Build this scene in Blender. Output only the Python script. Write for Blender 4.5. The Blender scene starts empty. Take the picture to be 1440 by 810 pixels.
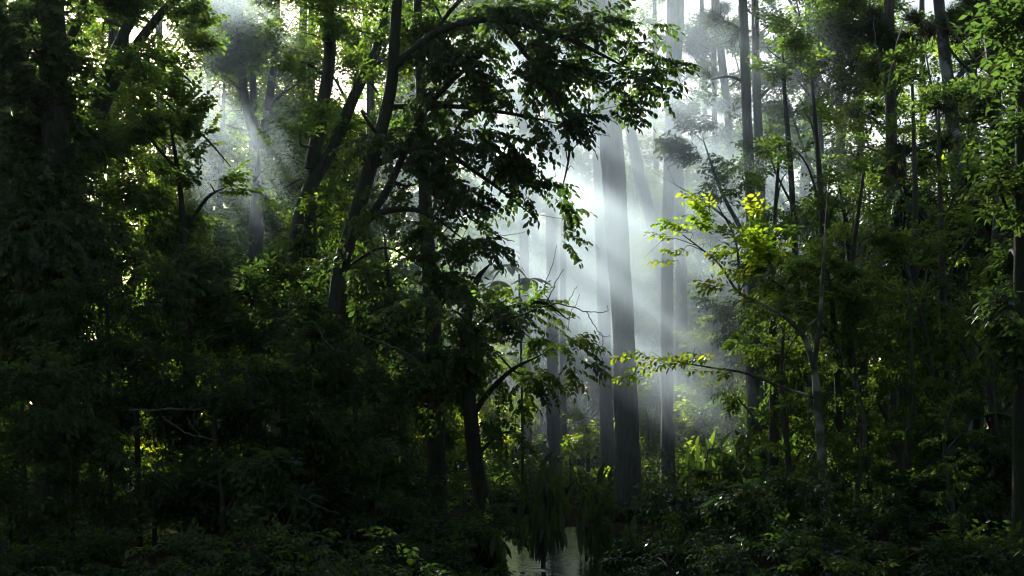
import bpy, math
import numpy as np
from mathutils import Vector

S = bpy.context.scene
C = S.collection
R = math.radians
F = 1978.0            # focal length in photo pixels (1440 wide)
HZ = 608.0            # horizon row in the photo
EYE = 1.6

# ---------------------------------------------------------------- camera
cam_d = bpy.data.cameras.new('camera')
cam = bpy.data.objects.new('camera', cam_d)
C.objects.link(cam)
cam.location = (0, 0, EYE)
cam.rotation_euler = (R(90), 0, 0)
cam_d.sensor_width = 36
cam_d.lens = 36 * F / 1440
cam_d.shift_y = (HZ - 405) / 1440
cam_d.clip_start = 0.1
cam_d.clip_end = 3000
S.camera = cam

# ---------------------------------------------------------------- light
SUN_AZ, SUN_EL = R(-20), R(23.5)
SUN = np.array([math.sin(SUN_AZ) * math.cos(SUN_EL), math.cos(SUN_AZ) * math.cos(SUN_EL), math.sin(SUN_EL)])
W = bpy.data.worlds.new('World')
S.world = W
W.use_nodes = True
wn = W.node_tree
bg = wn.nodes['Background']
sky = wn.nodes.new('ShaderNodeTexSky')
sky.sky_type = 'NISHITA'
sky.sun_disc = False
sky.sun_elevation = SUN_EL
sky.sun_rotation = SUN_AZ
sky.air_density = 1.0
sky.dust_density = 2.0
sky.ozone_density = 1.0
wn.links.new(sky.outputs[0], bg.inputs[0])
bg.inputs[1].default_value = 0.05
sl = bpy.data.lights.new('sun', 'SUN')
sl.energy = 5.0
sl.angle = R(0.5)
sl.color = (1.0, 0.96, 0.9)
sun = bpy.data.objects.new('sun', sl)
C.objects.link(sun)
sun.rotation_euler = Vector(SUN).to_track_quat('Z', 'Y').to_euler()
S.view_settings.view_transform = 'Standard'
S.view_settings.look = 'None'
S.view_settings.exposure = 1.85
S.view_settings.gamma = 1.0
S.view_settings.use_curve_mapping = False
S.render.engine = 'CYCLES'
cy = S.cycles
cy.use_denoising = True
cy.denoising_prefilter = 'ACCURATE'
S.cycles.filter_width = 1.2
cy.max_bounces = 6
cy.diffuse_bounces = 3
cy.glossy_bounces = 2
cy.transmission_bounces = 3
cy.volume_bounces = 0
cy.transparent_max_bounces = 8
cy.caustics_reflective = False
cy.caustics_refractive = False
cy.sample_clamp_indirect = 4.0
cy.volume_step_rate = 1.0
cy.volume_max_steps = 128

# ---------------------------------------------------------------- helpers
def P(px, py, d):
    return np.array([(px - 720) / F * d, d, EYE + (HZ - py) / F * d])

def nodes(m):
    m.use_nodes = True
    t = m.node_tree
    t.nodes.clear()
    return t, t.nodes.new('ShaderNodeOutputMaterial')

def leaf_mat(name, cols, trans, k_trans=0.5, gloss=0.022, rough=0.35):
    """leaf: diffuse + light passing through + a waxy gloss; colour varies leaf by leaf"""
    m = bpy.data.materials.new(name)
    t, out = nodes(m)
    N, L = t.nodes, t.links
    at = N.new('ShaderNodeAttribute'); at.attribute_name = 'tint'
    tc = N.new('ShaderNodeTexCoord')
    nz = N.new('ShaderNodeTexNoise'); nz.inputs['Scale'].default_value = 1.3; nz.inputs['Detail'].default_value = 3
    L.new(tc.outputs['Object'], nz.inputs['Vector'])
    mx = N.new('ShaderNodeMath'); mx.operation = 'MULTIPLY_ADD'
    mx.inputs[1].default_value = 0.7; L.new(at.outputs['Fac'], mx.inputs[0])
    ml = N.new('ShaderNodeMath'); ml.operation = 'MULTIPLY_ADD'
    ml.inputs[1].default_value = 0.9; ml.inputs[2].default_value = -0.3
    L.new(nz.outputs['Fac'], ml.inputs[0]); L.new(ml.outputs[0], mx.inputs[2])
    outs = []
    for cs in (cols, trans):
        r = N.new('ShaderNodeValToRGB')
        el = r.color_ramp.elements
        el[0].position = 0.1; el[0].color = (*cs[0], 1)
        el[1].position = 0.95; el[1].color = (*cs[2], 1)
        e = el.new(0.5); e.color = (*cs[1], 1)
        L.new(mx.outputs[0], r.inputs[0]); outs.append(r.outputs[0])
    d = N.new('ShaderNodeBsdfDiffuse'); L.new(outs[0], d.inputs[0])
    tr = N.new('ShaderNodeBsdfTranslucent'); L.new(outs[1], tr.inputs[0])
    a = N.new('ShaderNodeMixShader'); a.inputs[0].default_value = k_trans
    L.new(d.outputs[0], a.inputs[1]); L.new(tr.outputs[0], a.inputs[2])
    g = N.new('ShaderNodeBsdfGlossy'); g.inputs['Roughness'].default_value = rough
    g.inputs['Color'].default_value = (0.9, 0.95, 0.9, 1)
    b = N.new('ShaderNodeMixShader'); b.inputs[0].default_value = gloss
    L.new(a.outputs[0], b.inputs[1]); L.new(g.outputs[0], b.inputs[2])
    L.new(b.outputs[0], out.inputs['Surface'])
    return m

def bark_mat(name, dark, light, scale=9.0, vertical=0.25, patch=None, bump=0.6, spec=0.2):
    m = bpy.data.materials.new(name)
    t, out = nodes(m)
    N, L = t.nodes, t.links
    tc = N.new('ShaderNodeTexCoord')
    mp = N.new('ShaderNodeMapping'); mp.inputs['Scale'].default_value = (1, 1, vertical)
    L.new(tc.outputs['Object'], mp.inputs[0])
    nz = N.new('ShaderNodeTexNoise'); nz.inputs['Scale'].default_value = scale; nz.inputs['Detail'].default_value = 8
    nz.inputs['Roughness'].default_value = 0.65
    L.new(mp.outputs[0], nz.inputs['Vector'])
    r = N.new('ShaderNodeValToRGB')
    r.color_ramp.elements[0].position = 0.32; r.color_ramp.elements[0].color = (*dark, 1)
    r.color_ramp.elements[1].position = 0.7; r.color_ramp.elements[1].color = (*light, 1)
    L.new(nz.outputs['Fac'], r.inputs[0])
    col = r.outputs[0]
    if patch:
        n2 = N.new('ShaderNodeTexNoise'); n2.inputs['Scale'].default_value = 3.5; n2.inputs['Detail'].default_value = 5
        L.new(tc.outputs['Object'], n2.inputs['Vector'])
        r2 = N.new('ShaderNodeValToRGB')
        r2.color_ramp.elements[0].position = 0.5; r2.color_ramp.elements[1].position = 0.6
        L.new(n2.outputs['Fac'], r2.inputs[0])
        mi = N.new('ShaderNodeMixRGB'); mi.inputs[2].default_value = (*patch, 1)
        L.new(r2.outputs[0], mi.inputs[0]); L.new(col, mi.inputs[1]); col = mi.outputs[0]
    p = N.new('ShaderNodeBsdfPrincipled')
    p.inputs['Roughness'].default_value = 0.85
    p.inputs['Specular IOR Level'].default_value = spec
    L.new(col, p.inputs['Base Color'])
    bp = N.new('ShaderNodeBump'); bp.inputs['Strength'].default_value = bump; bp.inputs['Distance'].default_value = 0.03
    L.new(nz.outputs['Fac'], bp.inputs['Height']); L.new(bp.outputs[0], p.inputs['Normal'])
    L.new(p.outputs[0], out.inputs['Surface'])
    return m

M = {
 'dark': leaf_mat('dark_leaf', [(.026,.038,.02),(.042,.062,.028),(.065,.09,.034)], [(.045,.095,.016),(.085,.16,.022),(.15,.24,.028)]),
 'green': leaf_mat('green_leaf', [(.032,.055,.022),(.048,.085,.028),(.075,.12,.034)], [(.09,.18,.022),(.17,.3,.03),(.32,.42,.035)]),
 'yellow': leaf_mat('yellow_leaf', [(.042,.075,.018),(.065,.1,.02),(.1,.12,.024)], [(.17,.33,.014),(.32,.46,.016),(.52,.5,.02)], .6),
 'pine': leaf_mat('pine_needle', [(.02,.036,.018),(.032,.052,.024),(.05,.065,.028)], [(.05,.08,.02),(.08,.12,.025),(.14,.15,.03)], .35, .02, .4),
 'strap': leaf_mat('strap_leaf', [(.02,.042,.018),(.03,.06,.022),(.045,.08,.025)], [(.05,.13,.014),(.1,.2,.018),(.18,.28,.02)], .4, .06, .25),
 'waxy': leaf_mat('waxy_leaf', [(.018,.04,.014),(.03,.062,.018),(.05,.09,.024)], [(.05,.13,.012),(.1,.21,.016),(.2,.32,.02)], .4, .06, .22),
 'bark': bark_mat('dark_bark', (.026,.026,.018), (.09,.088,.066), 14, .22, (.05,.065,.03), 1.0),
 'grey': bark_mat('grey_bark', (.045,.042,.036), (.17,.16,.14), 16, .16, (.1,.11,.075), 1.0),
 'mottled': bark_mat('mottled_bark', (.05,.047,.04), (.16,.15,.125), 14, .35, (.34,.34,.3)),
 'pinebark': bark_mat('pine_bark', (.04,.03,.024), (.17,.13,.1), 16, .18),
 'twig': bark_mat('dead_wood', (.07,.068,.055), (.22,.21,.17), 20, .5, None, .3),
}

# ---- leaf sprays: (verts, tris, leaf id per tri) in a frame whose x runs along the twig and z is up
def leaf_geo(L_, W_, hi):
    if hi:
        v = np.array([[0,0,0],[.3*L_,.42*W_,.10*W_],[.3*L_,-.42*W_,.10*W_],[.66*L_,.38*W_,.02*W_],[.66*L_,-.38*W_,.02*W_],[L_,0,-.12*L_]])
        f = np.array([[0,2,1],[1,2,4],[1,4,3],[3,4,5]])
    else:
        v = np.array([[0,0,0],[.45*L_,.5*W_,.12*W_],[L_,0,-.1*L_],[.45*L_,-.5*W_,.12*W_]])
        f = np.array([[0,2,1],[0,3,2]])
    return v, f

def rot_to(x, up):
    """frames (n,3,3) whose columns are x, y, z with z near up"""
    x = x / np.linalg.norm(x, axis=1, keepdims=True)
    y = np.cross(up, x); y /= np.maximum(np.linalg.norm(y, axis=1, keepdims=True), 1e-6)
    z = np.cross(x, y)
    return np.stack([x, y, z], axis=2)

def merge(parts):
    V, T, I = [], [], []
    o = 0
    for k, (v, f) in enumerate(parts):
        V.append(v); T.append(f + o); I.append(np.full(len(f), k)); o += len(v)
    return np.concatenate(V), np.concatenate(T), np.concatenate(I)

def spray(kind, rng):
    ps = []
    def put(L_, W_, hi, base, ax, up):
        v, f = leaf_geo(L_, W_, hi)
        m = rot_to(np.array([ax], float), np.array([up], float))[0]
        ps.append((v @ m.T + base, f))
    def stem(a, b, w=.004):
        a, b = np.array(a, float), np.array(b, float)
        ps.append((np.array([a+[0,w,0], a-[0,w,0], b+[0,w*.4,0], a+[0,0,w*1.6]]), np.array([[0,1,2],[1,3,2],[3,0,2]])))
    hi = kind.endswith('_hi')
    k = kind.replace('_hi', '')
    if k == 'pinnate':              # paired leaflets on a drooping rachis
        n = 8
        for i in range(n):
            s = .07 + .36 * i / n
            b = np.array([s, 0, -.45*s*s])
            for sd in (1, -1):
                put(rng.uniform(.07,.1), rng.uniform(.046,.062), hi, b + rng.normal(0,.006,3), [rng.uniform(.2,.7), sd*rng.uniform(.6,1), -.35-.6*s+rng.normal(0,.3)], [rng.normal(0,.45), rng.normal(0,.45), 1])
        put(.095, .044, hi, [.44,0,-.09], [1,0,-.6], [.3,0,1])
        stem([0,0,0], [.44,0,-.09])
    elif k == 'broad':              # alternate leaves all round the twig
        n = 11
        for i in range(n):
            s = .04 + .3 * i / n
            a = i * 2.4 + rng.uniform(-.4,.4)
            put(rng.uniform(.075,.12), rng.uniform(.036,.055), hi, [s, .01*math.cos(a), -.3*s*s], [rng.uniform(.2,.8), math.cos(a), .45*math.sin(a)-.35], [rng.normal(0,.3), rng.normal(0,.3), 1])
        stem([0,0,0], [.34,0,-.035])
    elif k == 'small':              # small leaves in flat twigs, seen far off
        for i in range(9):
            s = .03 + .34 * i / 9
            sd = 1 if i % 2 else -1
            put(rng.uniform(.1,.15), rng.uniform(.05,.07), hi, [s, rng.normal(0,.05), -.3*s*s + rng.normal(0,.03)], [rng.uniform(.2,.9), sd*rng.uniform(.4,1), rng.uniform(-.6,.1)], [rng.normal(0,.4), rng.normal(0,.4), 1])
    elif k == 'needle':             # a brush of long soft needles
        for i in range(46):
            a = rng.uniform(0, 2*math.pi); e = rng.uniform(-.2, 1.2)
            d = np.array([math.sin(e)+.1, math.cos(a)*math.cos(e), math.sin(a)*math.cos(e)-.2])
            d /= np.linalg.norm(d); L_ = rng.uniform(.18,.28); b = np.array([rng.uniform(0,.14),0,0])
            q = np.cross(d, rng.normal(0,1,3)); q /= np.linalg.norm(q)
            ps.append((np.array([b+q*.0045, b-q*.0045, b+d*L_+[0,0,-.04]]), np.array([[0,1,2]])))
        stem([-.2,0,0], [.12,0,0], .008)
    elif k == 'strap':              # a head of long drooping blades
        for i in range(16):
            a = rng.uniform(0, 2*math.pi); r = np.array([math.cos(a), math.sin(a), 0]); L_ = rng.uniform(.6,.95)
            u0, w = rng.uniform(.1,.8), rng.uniform(.02,.032); q = np.array([-r[1], r[0], 0])
            pts = [r*L_*s*(1-.25*s) + np.array([0,0,L_*(u0*s-1.25*s*s)]) for s in (0,.35,.7,1)]
            v = []
            for p_, ww in zip(pts, (.7,1,.7,0)): v += [p_+q*w*ww, p_-q*w*ww]
            ps.append((np.array(v), np.array([[0,1,3],[0,3,2],[2,3,5],[2,5,4],[4,5,7]])))
    return merge(ps)

_rng0 = np.random.default_rng(5)
SPRAYS = {k: [spray(k, _rng0) for _ in range(6)] for k in ('pinnate','pinnate_hi','broad','broad_hi','small','needle','strap')}
SPRAY_AREA = {'pinnate': .055, 'pinnate_hi': .055, 'broad': .045, 'broad_hi': .045, 'small': .055, 'needle': .05, 'strap': .3}
TRIS = [0]
DENS = 9.0

def mesh_np(name, V, T, mats, tint=None, mi=None, smooth=False):
    me = bpy.data.meshes.new(name)
    me.vertices.add(len(V)); me.vertices.foreach_set('co', np.ascontiguousarray(V, np.float32).ravel())
    n = len(T)
    me.loops.add(n*3); me.loops.foreach_set('vertex_index', np.ascontiguousarray(T, np.int32).ravel())
    me.polygons.add(n)
    me.polygons.foreach_set('loop_start', np.arange(0, n*3, 3, dtype=np.int32))
    me.polygons.foreach_set('loop_total', np.full(n, 3, np.int32))
    if smooth: me.polygons.foreach_set('use_smooth', np.ones(n, bool))
    for m in mats: me.materials.append(m)
    if mi is not None: me.polygons.foreach_set('material_index', np.ascontiguousarray(mi, np.int32))
    me.update()
    if tint is not None:
        a = me.attributes.new('tint', 'FLOAT', 'FACE'); a.data.foreach_set('value', np.ascontiguousarray(tint, np.float32))
    TRIS[0] += n
    return me

def link(name, me, parent=None, loc=(0,0,0)):
    o = bpy.data.objects.new(name, me)
    C.objects.link(o); o.location = loc
    if parent: o.parent = parent
    return o

def tag(o, label, cat, group=None):
    o['label'] = label; o['category'] = cat
    if group: o['group'] = group
    return o

def thing(name, label, cat, loc, group=None):
    o = link(name, None, None, loc)
    o.empty_display_size = .2
    return tag(o, label, cat, group)

def setting(o, kind='structure'):
    o['kind'] = kind
    return o

# sunlit lanes: openings in the canopy along the sun's direction (target point, radius)
LANES = []
def lane(px, py, d, r): LANES.append((P(px, py, d), r))
def in_lane(p):
    bad = np.zeros(len(p), bool)
    for T, r in LANES:
        w = p - T; t = w @ SUN
        perp = np.linalg.norm(w - t[:, None] * SUN, axis=1)
        bad |= (t > 0.6) & (perp < r)
    return bad

def foliage(rng, clumps, kind, k=1.0, flat=.55, droop=.35, size=1.0, cut=True, hub=None, pull=.35):
    """clumps: (centre, radii, density). Returns verts, tris, tint of every spray of leaves"""
    VV, TT, II = [], [], []
    o = 0
    for c, r, den in clumps:
        area = math.pi * r[0] * r[2]
        n = int(max(4, DENS * k * den * area / (SPRAY_AREA[kind] * size * size)))
        nsub = max(3, n // 14)
        u = rng.normal(0, 1, (nsub, 3)); u /= np.linalg.norm(u, axis=1, keepdims=True)
        sub = u * rng.uniform(.25, 1, (nsub, 1)) ** .5 * r
        which = rng.integers(0, nsub, n)
        spread = .22 * np.array([r.mean()] * 3) * [1, 1, flat]
        p = c + sub[which] * .85 + rng.normal(0, 1, (n, 3)) * spread
        ctint = rng.uniform(-.16, .16, nsub)[which] + rng.uniform(-.1, .1)
        if cut and LANES:
            keep = ~in_lane(p); p = p[keep]; which = which[keep]; ctint = ctint[keep]; n = len(p)
            if n == 0: continue
        out = sub[which] + .5 * (p - c - sub[which]) + rng.normal(0, .35, (n, 3)) * r.mean()
        if hub is not None: out = out + pull * (p - hub)
        out /= np.maximum(np.linalg.norm(out, axis=1, keepdims=True), 1e-6)
        if kind == 'strap': out = out * .3 + rng.normal(0, .5, (n, 3)) * [1, 1, .2]; out[:, 2] *= .3
        else: out[:, 2] = out[:, 2] * .6 - droop * rng.uniform(.3, 1.4, n)
        up = np.array([0, 0, 1.]) + rng.normal(0, .3, (n, 3))
        m = rot_to(out, up) * (size * rng.uniform(.75, 1.2, n))[:, None, None]
        var = rng.integers(0, 6, n)
        for s in range(6):
            q = np.where(var == s)[0]
            if not len(q): continue
            v, f, lid = SPRAYS[kind][s]
            w = np.einsum('nij,vj->nvi', m[q], v) + p[q][:, None, :]
            VV.append(w.reshape(-1, 3))
            TT.append((f[None] + (o + np.arange(len(q)) * len(v))[:, None, None]).reshape(-1, 3))
            lt = rng.uniform(-.22, .22, (len(q), lid.max() + 1))[:, lid]
            II.append((.5 + ctint[q][:, None] + rng.normal(0, .1, (len(q), 1)) + lt).ravel())
            o += len(q) * len(v)
    if not VV: return None
    return np.concatenate(VV), np.concatenate(TT), np.concatenate(II)

def smooth_path(pts, sub=4):
    """pts (n,4): x y z radius -> Catmull-Rom samples"""
    p = np.asarray(pts, float)
    if len(p) < 3: 
        t = np.linspace(0, 1, sub + 1)[:, None]
        return p[0] * (1 - t) + p[-1] * t
    q = np.vstack([2*p[0]-p[1], p, 2*p[-1]-p[-2]])
    out = []
    for i in range(1, len(q) - 2):
        for t in np.linspace(0, 1, sub, endpoint=False):
            a, b, c, d = q[i-1], q[i], q[i+1], q[i+2]
            out.append(.5*((2*b)+(-a+c)*t+(2*a-5*b+4*c-d)*t*t+(-a+3*b-3*c+d)*t**3))
    out.append(p[-1])
    out = np.array(out); out[:, 3] = np.maximum(out[:, 3], .0015)
    return out

def tube(path, rng, ns=10, rough=.08, flare=0.0):
    n = len(path)
    c = path[:, :3]; r = path[:, 3].copy()
    tan = np.gradient(c, axis=0); tan /= np.maximum(np.linalg.norm(tan, axis=1, keepdims=True), 1e-9)
    ref = np.array([0., 1, 0]) if abs(tan[:, 1]).mean() < .8 else np.array([1., 0, 0])
    u = np.cross(tan, ref); u /= np.linalg.norm(u, axis=1, keepdims=True)
    v = np.cross(tan, u)
    a = np.arange(ns) / ns * 2 * math.pi
    ph = rng.uniform(0, 6.28, 4)
    rad = r[:, None] * (1 + rough * np.sin(3*a + ph[0])[None] * np.sin(np.arange(n)*.5 + ph[1])[:, None] + rng.normal(0, rough*.45, (n, ns)))
    if flare:
        rad *= 1 + flare * np.exp(-np.arange(n) / 2.2)[:, None] * (1 + .35*np.sin(5*a + ph[2])[None])
    V = c[:, None] + rad[..., None] * (np.cos(a)[None, :, None] * u[:, None] + np.sin(a)[None, :, None] * v[:, None])
    V = V.reshape(-1, 3)
    i, j = np.meshgrid(np.arange(n - 1), np.arange(ns), indexing='ij')
    j2 = (j + 1) % ns
    A, B, D, E = i*ns+j, i*ns+j2, (i+1)*ns+j, (i+1)*ns+j2
    T = np.concatenate([np.stack([A, B, E], -1).reshape(-1, 3), np.stack([A, E, D], -1).reshape(-1, 3)])
    V = np.vstack([V, c[-1]]); k = len(V) - 1
    T = np.vstack([T, [[(n-1)*ns+q, (n-1)*ns+(q+1) % ns, k] for q in range(ns)]])
    return V, T

def img_path(pts, d):
    """[(px, py, width px[, depth offset])] -> (n,4) points in the place"""
    o = []
    for p in pts:
        dd = d + (p[3] if len(p) > 3 else 0)
        o.append([*P(p[0], p[1], dd), p[2] * .5 * d / F])
    return np.array(o)

SEED = [100]
def tree(name, label, d, trunk, limbs=(), clumps=(), kind='broad', leaf='dark', bark='bark', k=1.0, size=1.0,
         group=None, cat='tree', base=True, flat=.55, droop=.35, cut=True, twigs=True, ns=10, depth=1.0, pull=.35):
    """one tree or shrub: an Empty at its foot > trunk, branches, crown. Rows of numbers are photo pixels at distance d"""
    SEED[0] += 1
    rng = np.random.default_rng(SEED[0])
    tp = img_path(trunk, d)
    if base:                       # carry the trunk down into the ground
        t0 = tp[0].copy()
        if t0[2] > .15:
            t0[2] = -.12; t0[3] *= 1.12; tp = np.vstack([t0, tp])
        else: tp[0, 2] = -.12
    if trunk[-1][1] > -10: tp[-1, 3] = min(tp[-1, 3], .01)
    foot = np.array([tp[0, 0], tp[0, 1], 0.0])
    root = thing(name, label, cat, foot, group)
    tps = smooth_path(tp, 6)
    V, T = tube(tps, rng, ns, .07, .45 if base and tp[0, 3] > .06 else 0)
    link('trunk' if cat == 'tree' else 'stem', mesh_np('trunk', V - foot, T, [M[bark]], smooth=True), root)
    wood = [tps[len(tps)//4:]]
    for lb in limbs:
        lp = img_path(lb, d)
        if lb[-1][1] > -10: lp[-1, 3] = min(lp[-1, 3], .007)
        lp = smooth_path(lp, 5)
        V, T = tube(lp, rng, max(6, ns - 3), .08)
        link('branch', mesh_np('branch', V - foot, T, [M[bark]], smooth=True), root)
        wood.append(lp)
    wood = np.vstack(wood)
    cl = []
    for c in clumps:
        dd = rng.uniform(-.9, .9) * depth if len(c) < 6 else c[5]
        s = (d + dd) / F
        ctr = P(c[0], c[1], d + dd)
        den = c[4] if len(c) > 4 else 1.0
        cl.append((ctr, np.array([c[2]*s, max(.35, .5*(c[2]+c[3])*s) * depth**.5, c[3]*s]), den))
        if twigs and c[2] > 14:
            dist = np.linalg.norm(wood[:, :3] - ctr, axis=1) + 1.2 * np.maximum(0, wood[:, 2] - ctr[2])
            a = wood[dist.argmin()]
            r0 = min(a[3] * .6, .022 + .006 * np.linalg.norm(a[:3] - ctr))
            e = ctr + (ctr - a[:3]) * .25
            mid = (a[:3] + e) * .5 + rng.normal(0, .12, 3) * np.linalg.norm(e - a[:3]) + [0, 0, .08]
            V, T = tube(smooth_path(np.array([[*a[:3], r0], [*mid, r0*.65], [*e, r0*.2]]), 4), rng, 5, .05)
            link('branch', mesh_np('branch', V - foot, T, [M[bark]], smooth=True), root)
    fo = foliage(rng, cl, kind, k, flat, droop, size, cut, tps[len(tps)//2, :3], pull) if cl else None
    if fo:
        link('crown' if cat == 'tree' else 'foliage', mesh_np('crown', fo[0] - foot, fo[1], [M[leaf]], fo[2]), root)
    return root
# ---------------------------------------------------------------- sunlit lanes through the canopy
for a in [(318,190,25,.5),(356,300,24,.75),(285,110,26,.3),(1005,158,28,.3),(1014,221,28,.35),(908,265,32,.36),(937,354,30,.5),(1029,519,28,.5),(859,349,26,.42),(904,471,32,.42),(740,352,32,1.0),(715,290,33,.7),(775,430,30,.5),(905,520,28,.4),(888,538,32,.3),(820,540,30,.3),(866,320,23.5,.6),(874,395,24.5,.6),(862,250,23,.4),(880,300,25,.36),(1360,600,27,.35),(764,554,32,.3),(735,775,18.5,.35),(800,772,19.5,.35),
          (830,620,40,1.2),(985,620,38,1.2),(985,320,16,.8),(960,505,16,.7),(235,185,21,.7),(1225,530,31,.9),(1110,60,25,.9),(400,380,22,.5),(410,425,19,.4),(640,430,19,.3),(1000,640,24,.4),
          (1150,480,24,.4),(1330,470,24,.35),(1100,400,18,.4),(150,230,21,.4)]:
    lane(*a)
_fl = np.random.default_rng(8)
for _ in range(70):              # small openings that let sun flecks through
    fx, fy, fd, fr = _fl.uniform(-20, 1460), _fl.uniform(0, 760), _fl.uniform(15, 27), _fl.uniform(.12, .32)
    if 190 < fx < 440 and fy < 350: fr *= .6
    if not (fx < 640 and fy > 330): lane(fx, fy, fd, fr)
    elif fr < .2: lane(fx, fy, fd, fr * .7)

# ---------------------------------------------------------------- ground and water
for _ in range(75): lane(_fl.uniform(1020, 1430), _fl.uniform(-20, 640), _fl.uniform(16, 30), _fl.uniform(.22, .5))
for _ in range(40):
    fx = _fl.uniform(60, 700)
    if not 200 < fx < 430: lane(fx, _fl.uniform(20, 330), _fl.uniform(19, 26), _fl.uniform(.2, .4))

for _ in range(16): lane(_fl.uniform(560, 880), _fl.uniform(20, 300), _fl.uniform(17, 18.6), _fl.uniform(.15, .32))
for _ in range(9): lane(_fl.uniform(640, 810), _fl.uniform(400, 545), _fl.uniform(19, 20), _fl.uniform(.15, .3))

def build_ground():
    rng = np.random.default_rng(1)
    xs = np.concatenate([[-900,-300,-120,-60], np.arange(-30, 30.1, .6), [60,120,300,900]])
    ys = np.concatenate([[-900,-200,-60,-20], np.arange(-4, 60.1, .6), [80,120,300,1500]])
    X, Y = np.meshgrid(xs, ys, indexing='ij')
    Z = .05 + .05*np.sin(X*.7+1.3)*np.cos(Y*.5) + .03*np.sin(X*1.9+Y*1.3) + rng.normal(0, .012, X.shape)
    e = ((X-.55)/1.25)**2 + ((Y-19.6)/5.4)**2
    Z -= .34*np.exp(-np.maximum(e-.55, 0)*3)
    V = np.stack([X, Y, Z], -1).reshape(-1, 3)
    ny = len(ys)
    i, j = np.meshgrid(np.arange(len(xs)-1), np.arange(ny-1), indexing='ij')
    A = i*ny+j
    T = np.concatenate([np.stack([A, A+ny, A+ny+1], -1).reshape(-1,3), np.stack([A, A+ny+1, A+1], -1).reshape(-1,3)])
    m = bark_mat('leaf_litter', (.014,.012,.008), (.05,.038,.024), 5.0, 1.0, (.02,.03,.012), 1.0, 0.0)
    setting(link('ground', mesh_np('ground', V, T, [m], smooth=True)))
    w = bpy.data.materials.new('pool_water')
    t, out = nodes(w)
    p = t.nodes.new('ShaderNodeBsdfPrincipled')
    p.inputs['Base Color'].default_value = (.03,.035,.03,1); p.inputs['Roughness'].default_value = .06
    p.inputs['IOR'].default_value = 1.33
    nz = t.nodes.new('ShaderNodeTexNoise'); nz.inputs['Scale'].default_value = 7; nz.inputs['Detail'].default_value = 3
    tc = t.nodes.new('ShaderNodeTexCoord'); t.links.new(tc.outputs['Object'], nz.inputs['Vector'])
    b = t.nodes.new('ShaderNodeBump'); b.inputs['Strength'].default_value = .2; b.inputs['Distance'].default_value = .05
    t.links.new(nz.outputs['Fac'], b.inputs['Height']); t.links.new(b.outputs[0], p.inputs['Normal'])
    t.links.new(p.outputs[0], out.inputs['Surface'])
    a = np.arange(40)/40*2*math.pi
    V = np.stack([.55+2.0*np.cos(a), 19.6+6.6*np.sin(a), np.full(40, -.02)], -1)
    V = np.vstack([V, [[.55, 19.6, -.02]]])
    T = np.array([[k, (k+1) % 40, 40] for k in range(40)])
    setting(link('water', mesh_np('water', V, T, [w])))
build_ground()

# ---------------------------------------------------------------- large trees of the left half
LT = 'large trees of the dark left half'
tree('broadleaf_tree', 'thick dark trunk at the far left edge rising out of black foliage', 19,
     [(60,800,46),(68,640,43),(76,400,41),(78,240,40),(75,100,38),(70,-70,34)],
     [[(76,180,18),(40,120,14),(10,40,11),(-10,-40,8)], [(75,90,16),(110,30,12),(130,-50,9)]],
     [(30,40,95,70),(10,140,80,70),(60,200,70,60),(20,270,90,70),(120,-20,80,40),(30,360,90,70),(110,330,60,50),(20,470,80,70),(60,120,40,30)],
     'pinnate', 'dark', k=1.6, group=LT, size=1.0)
tree('forked_tree', 'dark tree whose two long limbs lean right against the bright top left sky', 21,
     [(92,780,30),(98,500,28),(106,300,26),(112,235,25)],
     [[(112,240,20),(132,160,19),(162,75,17),(200,-10,15),(232,-80,12)], [(113,243,20),(150,140,17),(185,75,15),(240,5,11),(310,-35,8)],
      [(160,110,9),(175,80,7),(182,40,5)], [(185,75,8),(230,85,6),(280,125,4)]],
     [(150,45,45,35,.7),(205,90,40,40,.9),(130,130,50,40),(170,240,70,50),(140,190,40,40),(215,170,40,30,.7),(250,60,40,40,.7),(100,290,70,60),(190,320,80,60),
      (180,10,40,25,.7),(260,20,40,25,.6)],
     'broad', 'green', k=1.3, group=LT)
tree('slender_tree', 'slender tree with a clump of sunlit yellow green leaves beside the left smoke beam', 20,
     [(262,740,11),(262,500,10),(258,330,9),(250,240,7),(238,170,5)],
     [[(258,330,6),(290,280,5),(320,262,3)], [(250,240,5),(215,200,4),(195,170,3)], [(205,120,3),(240,150,3),(290,195,3),(325,235,2)]],
     [(228,190,32,24,1.2),(262,200,30,20,1.0),(240,160,28,20,.9),(295,262,32,14,.9),(275,180,20,16,.7)],
     'pinnate_hi', 'green', k=1.3, group=LT, depth=.5)
tree('forked_tree', 'hazy forked trunk standing just right of the left smoke beam', 28,
     [(352,745,20),(357,500,20),(361,300,19),(363,205,18)],
     [[(363,208,14),(346,150,13),(338,60,11),(334,-70,9)], [(364,208,14),(377,150,12),(386,70,10),(392,-70,8)], [(377,150,5),(400,130,4),(425,115,3)]],
     [(300,60,45,40,.8),(350,75,50,40,.9),(285,120,40,35,.8),(340,130,35,30,.8),(390,30,40,40,.8),(310,165,30,18,.7),(330,20,50,25,.7),(375,240,25,30,.5),(390,180,22,18,.5),
      (340,390,60,50),(400,430,60,60),(300,350,50,40,.9)],
     'broad', 'green', k=1.4, group=LT, size=1.15)
tree('leafy_tree', 'leafy tree closing the gap behind the lower half of the left smoke beam', 31,
     [(318,735,12),(315,500,11),(308,350,9),(312,200,7),(318,60,5)], (),
     [(290,280,44,34),(350,300,44,34),(310,220,40,30,.9),(270,330,44,36),(380,260,36,30,.9),(280,150,36,28,.8),(345,160,34,28,.8),(320,90,36,28,.7),(300,30,36,24,.7),(370,60,34,26,.7),(255,240,30,26,.8),(330,350,50,36)],
     'broad', 'green', k=.85, group=LT, size=1.3)
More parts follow.
